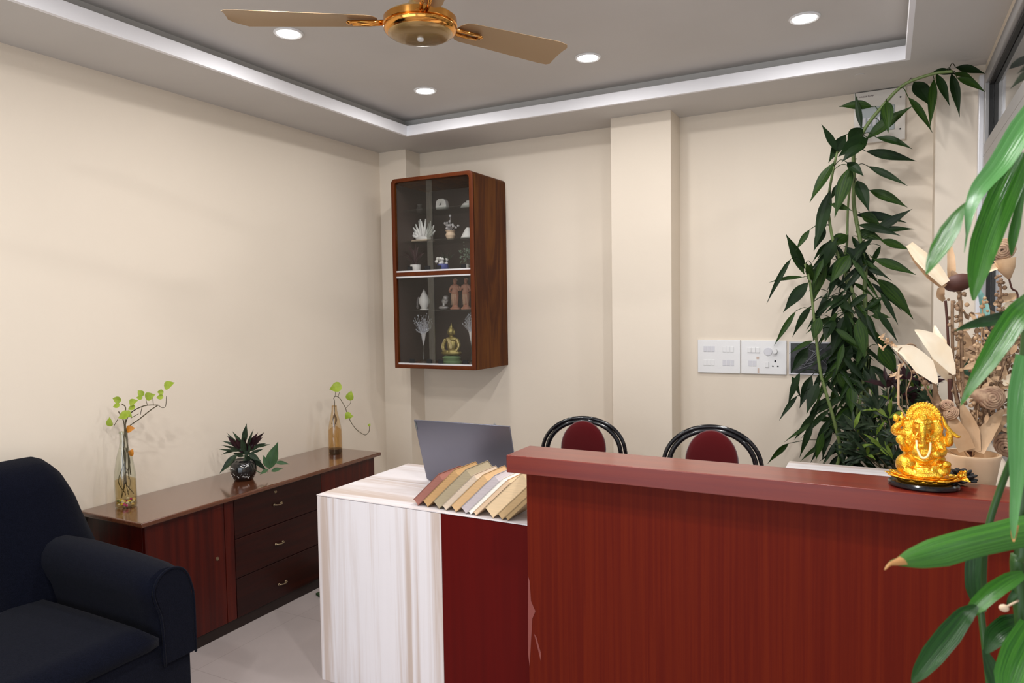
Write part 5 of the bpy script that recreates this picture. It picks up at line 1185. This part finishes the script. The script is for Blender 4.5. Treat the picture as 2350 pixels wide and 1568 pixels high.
fleaf([(2352, 400), (2340, 470), (2330, 520), (2324, 552), (2321, 588)], [20, 16, 22, 20, 1], 'fg_leaf', (.03, .03))
fleaf([(2375, 690), (2338, 722), (2300, 778), (2262, 838), (2228, 890), (2204, 932)], [50, 54, 52, 40, 20, 1], 'fg_leaf', (.02, -.03))
fleaf([(2360, 712), (2310, 728), (2260, 740), (2225, 748), (2190, 760)], [34, 32, 30, 18, 1], 'fg_leaf_dark', (.05, .03))
fleaf([(2368, 820), (2350, 900), (2340, 980), (2337, 1060), (2332, 1130), (2327, 1190), (2326, 1242)], [60, 58, 46, 34, 22, 16, 2], 'fg_leaf_pale', (-.02, -.06), label='pale green leaf hanging straight down')
fleaf([(2420, 1205), (2350, 1215), (2290, 1228), (2225, 1243), (2160, 1262), (2105, 1278), (2070, 1288), (2045, 1292), (2030, 1308)], [74, 72, 68, 66, 66, 46, 22, 8, 2], 'fg_leaf', (.0, -.10), fold=-.35, nrm=(-.15, -1, .6), label='broad glossy leaf reaching across the counter front')
fleaf([(2350, 1318), (2318, 1332), (2278, 1358), (2245, 1388), (2225, 1410)], [16, 34, 38, 34, 20], 'fg_leaf', (.02, .0))
fleaf([(2243, 1392), (2215, 1412), (2180, 1455), (2140, 1505), (2110, 1545), (2093, 1568)], [8, 36, 48, 46, 30, 4], 'fg_leaf_dark', (.0, -.02))
fleaf([(2240, 1240), (2233, 1300), (2233, 1350), (2240, 1390)], [30, 36, 34, 10], 'fg_leaf_dark', (.10, .10))
fleaf([(2350, 1425), (2315, 1440), (2285, 1462), (2262, 1500)], [30, 58, 50, 6], 'fg_leaf_dark', (.05, .04))
fleaf([(2375, 1440), (2345, 1500), (2322, 1560), (2310, 1620)], [60, 78, 70, 20], 'fg_leaf', (.0, -.02))
fleaf([(2258, 1490), (2275, 1530), (2292, 1580), (2300, 1620)], [6, 34, 40, 20], 'fg_leaf_dark', (.06, .05))
fleaf([(2350, 1350), (2330, 1362), (2318, 1378), (2312, 1392)], [10, 16, 12, 4], 'fg_leaf_dark', (.03, .03))
fleaf([(2076, 1284), (2058, 1290), (2042, 1295), (2030, 1308)], [22, 14, 7, 2], 'brown_tip', (-.079, -.101), fold=-.35, nrm=(-.15, -1, .6), label='withered brown tip')
fleaf([(2330, 1205), (2327, 1225), (2326, 1244)], [14, 12, 3], 'brown_tip', (-.052, -.061), label='withered brown tip')
def fstem(pts, r_, mat='stem'):
    m = MB(); m.tube(catmull(pts, 8), r_, 10); m.build('stem', M[mat], fg, smooth=True)
gs = pm('dracaena_cane', (.025, .075, .012), .4)
M['cane'] = gs
fstem([fgbase + Vector((.0, 0, .22)), fgp(2352, 1500, .03), fgp(2346, 1250, .03), fgp(2352, 900, .04), fgp(2375, 600, .05), fgp(2400, 230, .06)], .0075, 'cane')
fstem([fgbase + Vector((-.03, .01, .22)), fgp(2262, 1500, .12), fgp(2256, 1400, .12), fgp(2262, 1240, .11), fgp(2300, 1110, .10), fgp(2345, 1000, .07)], .004, 'cane')
fstem([fgp(2346, 1420, .03), fgp(2330, 1462, .03), fgp(2320, 1500, .03)], .0025)
m = MB(); m.ell(fgp(2304, 1396, .02), (.005, .005, .004)); m.tube([fgp(2304, 1396, .02), fgp(2345, 1375, .03)], .0012, 6); m.build('bud', M['bisque'], fg, smooth=True, label='small cream bud')
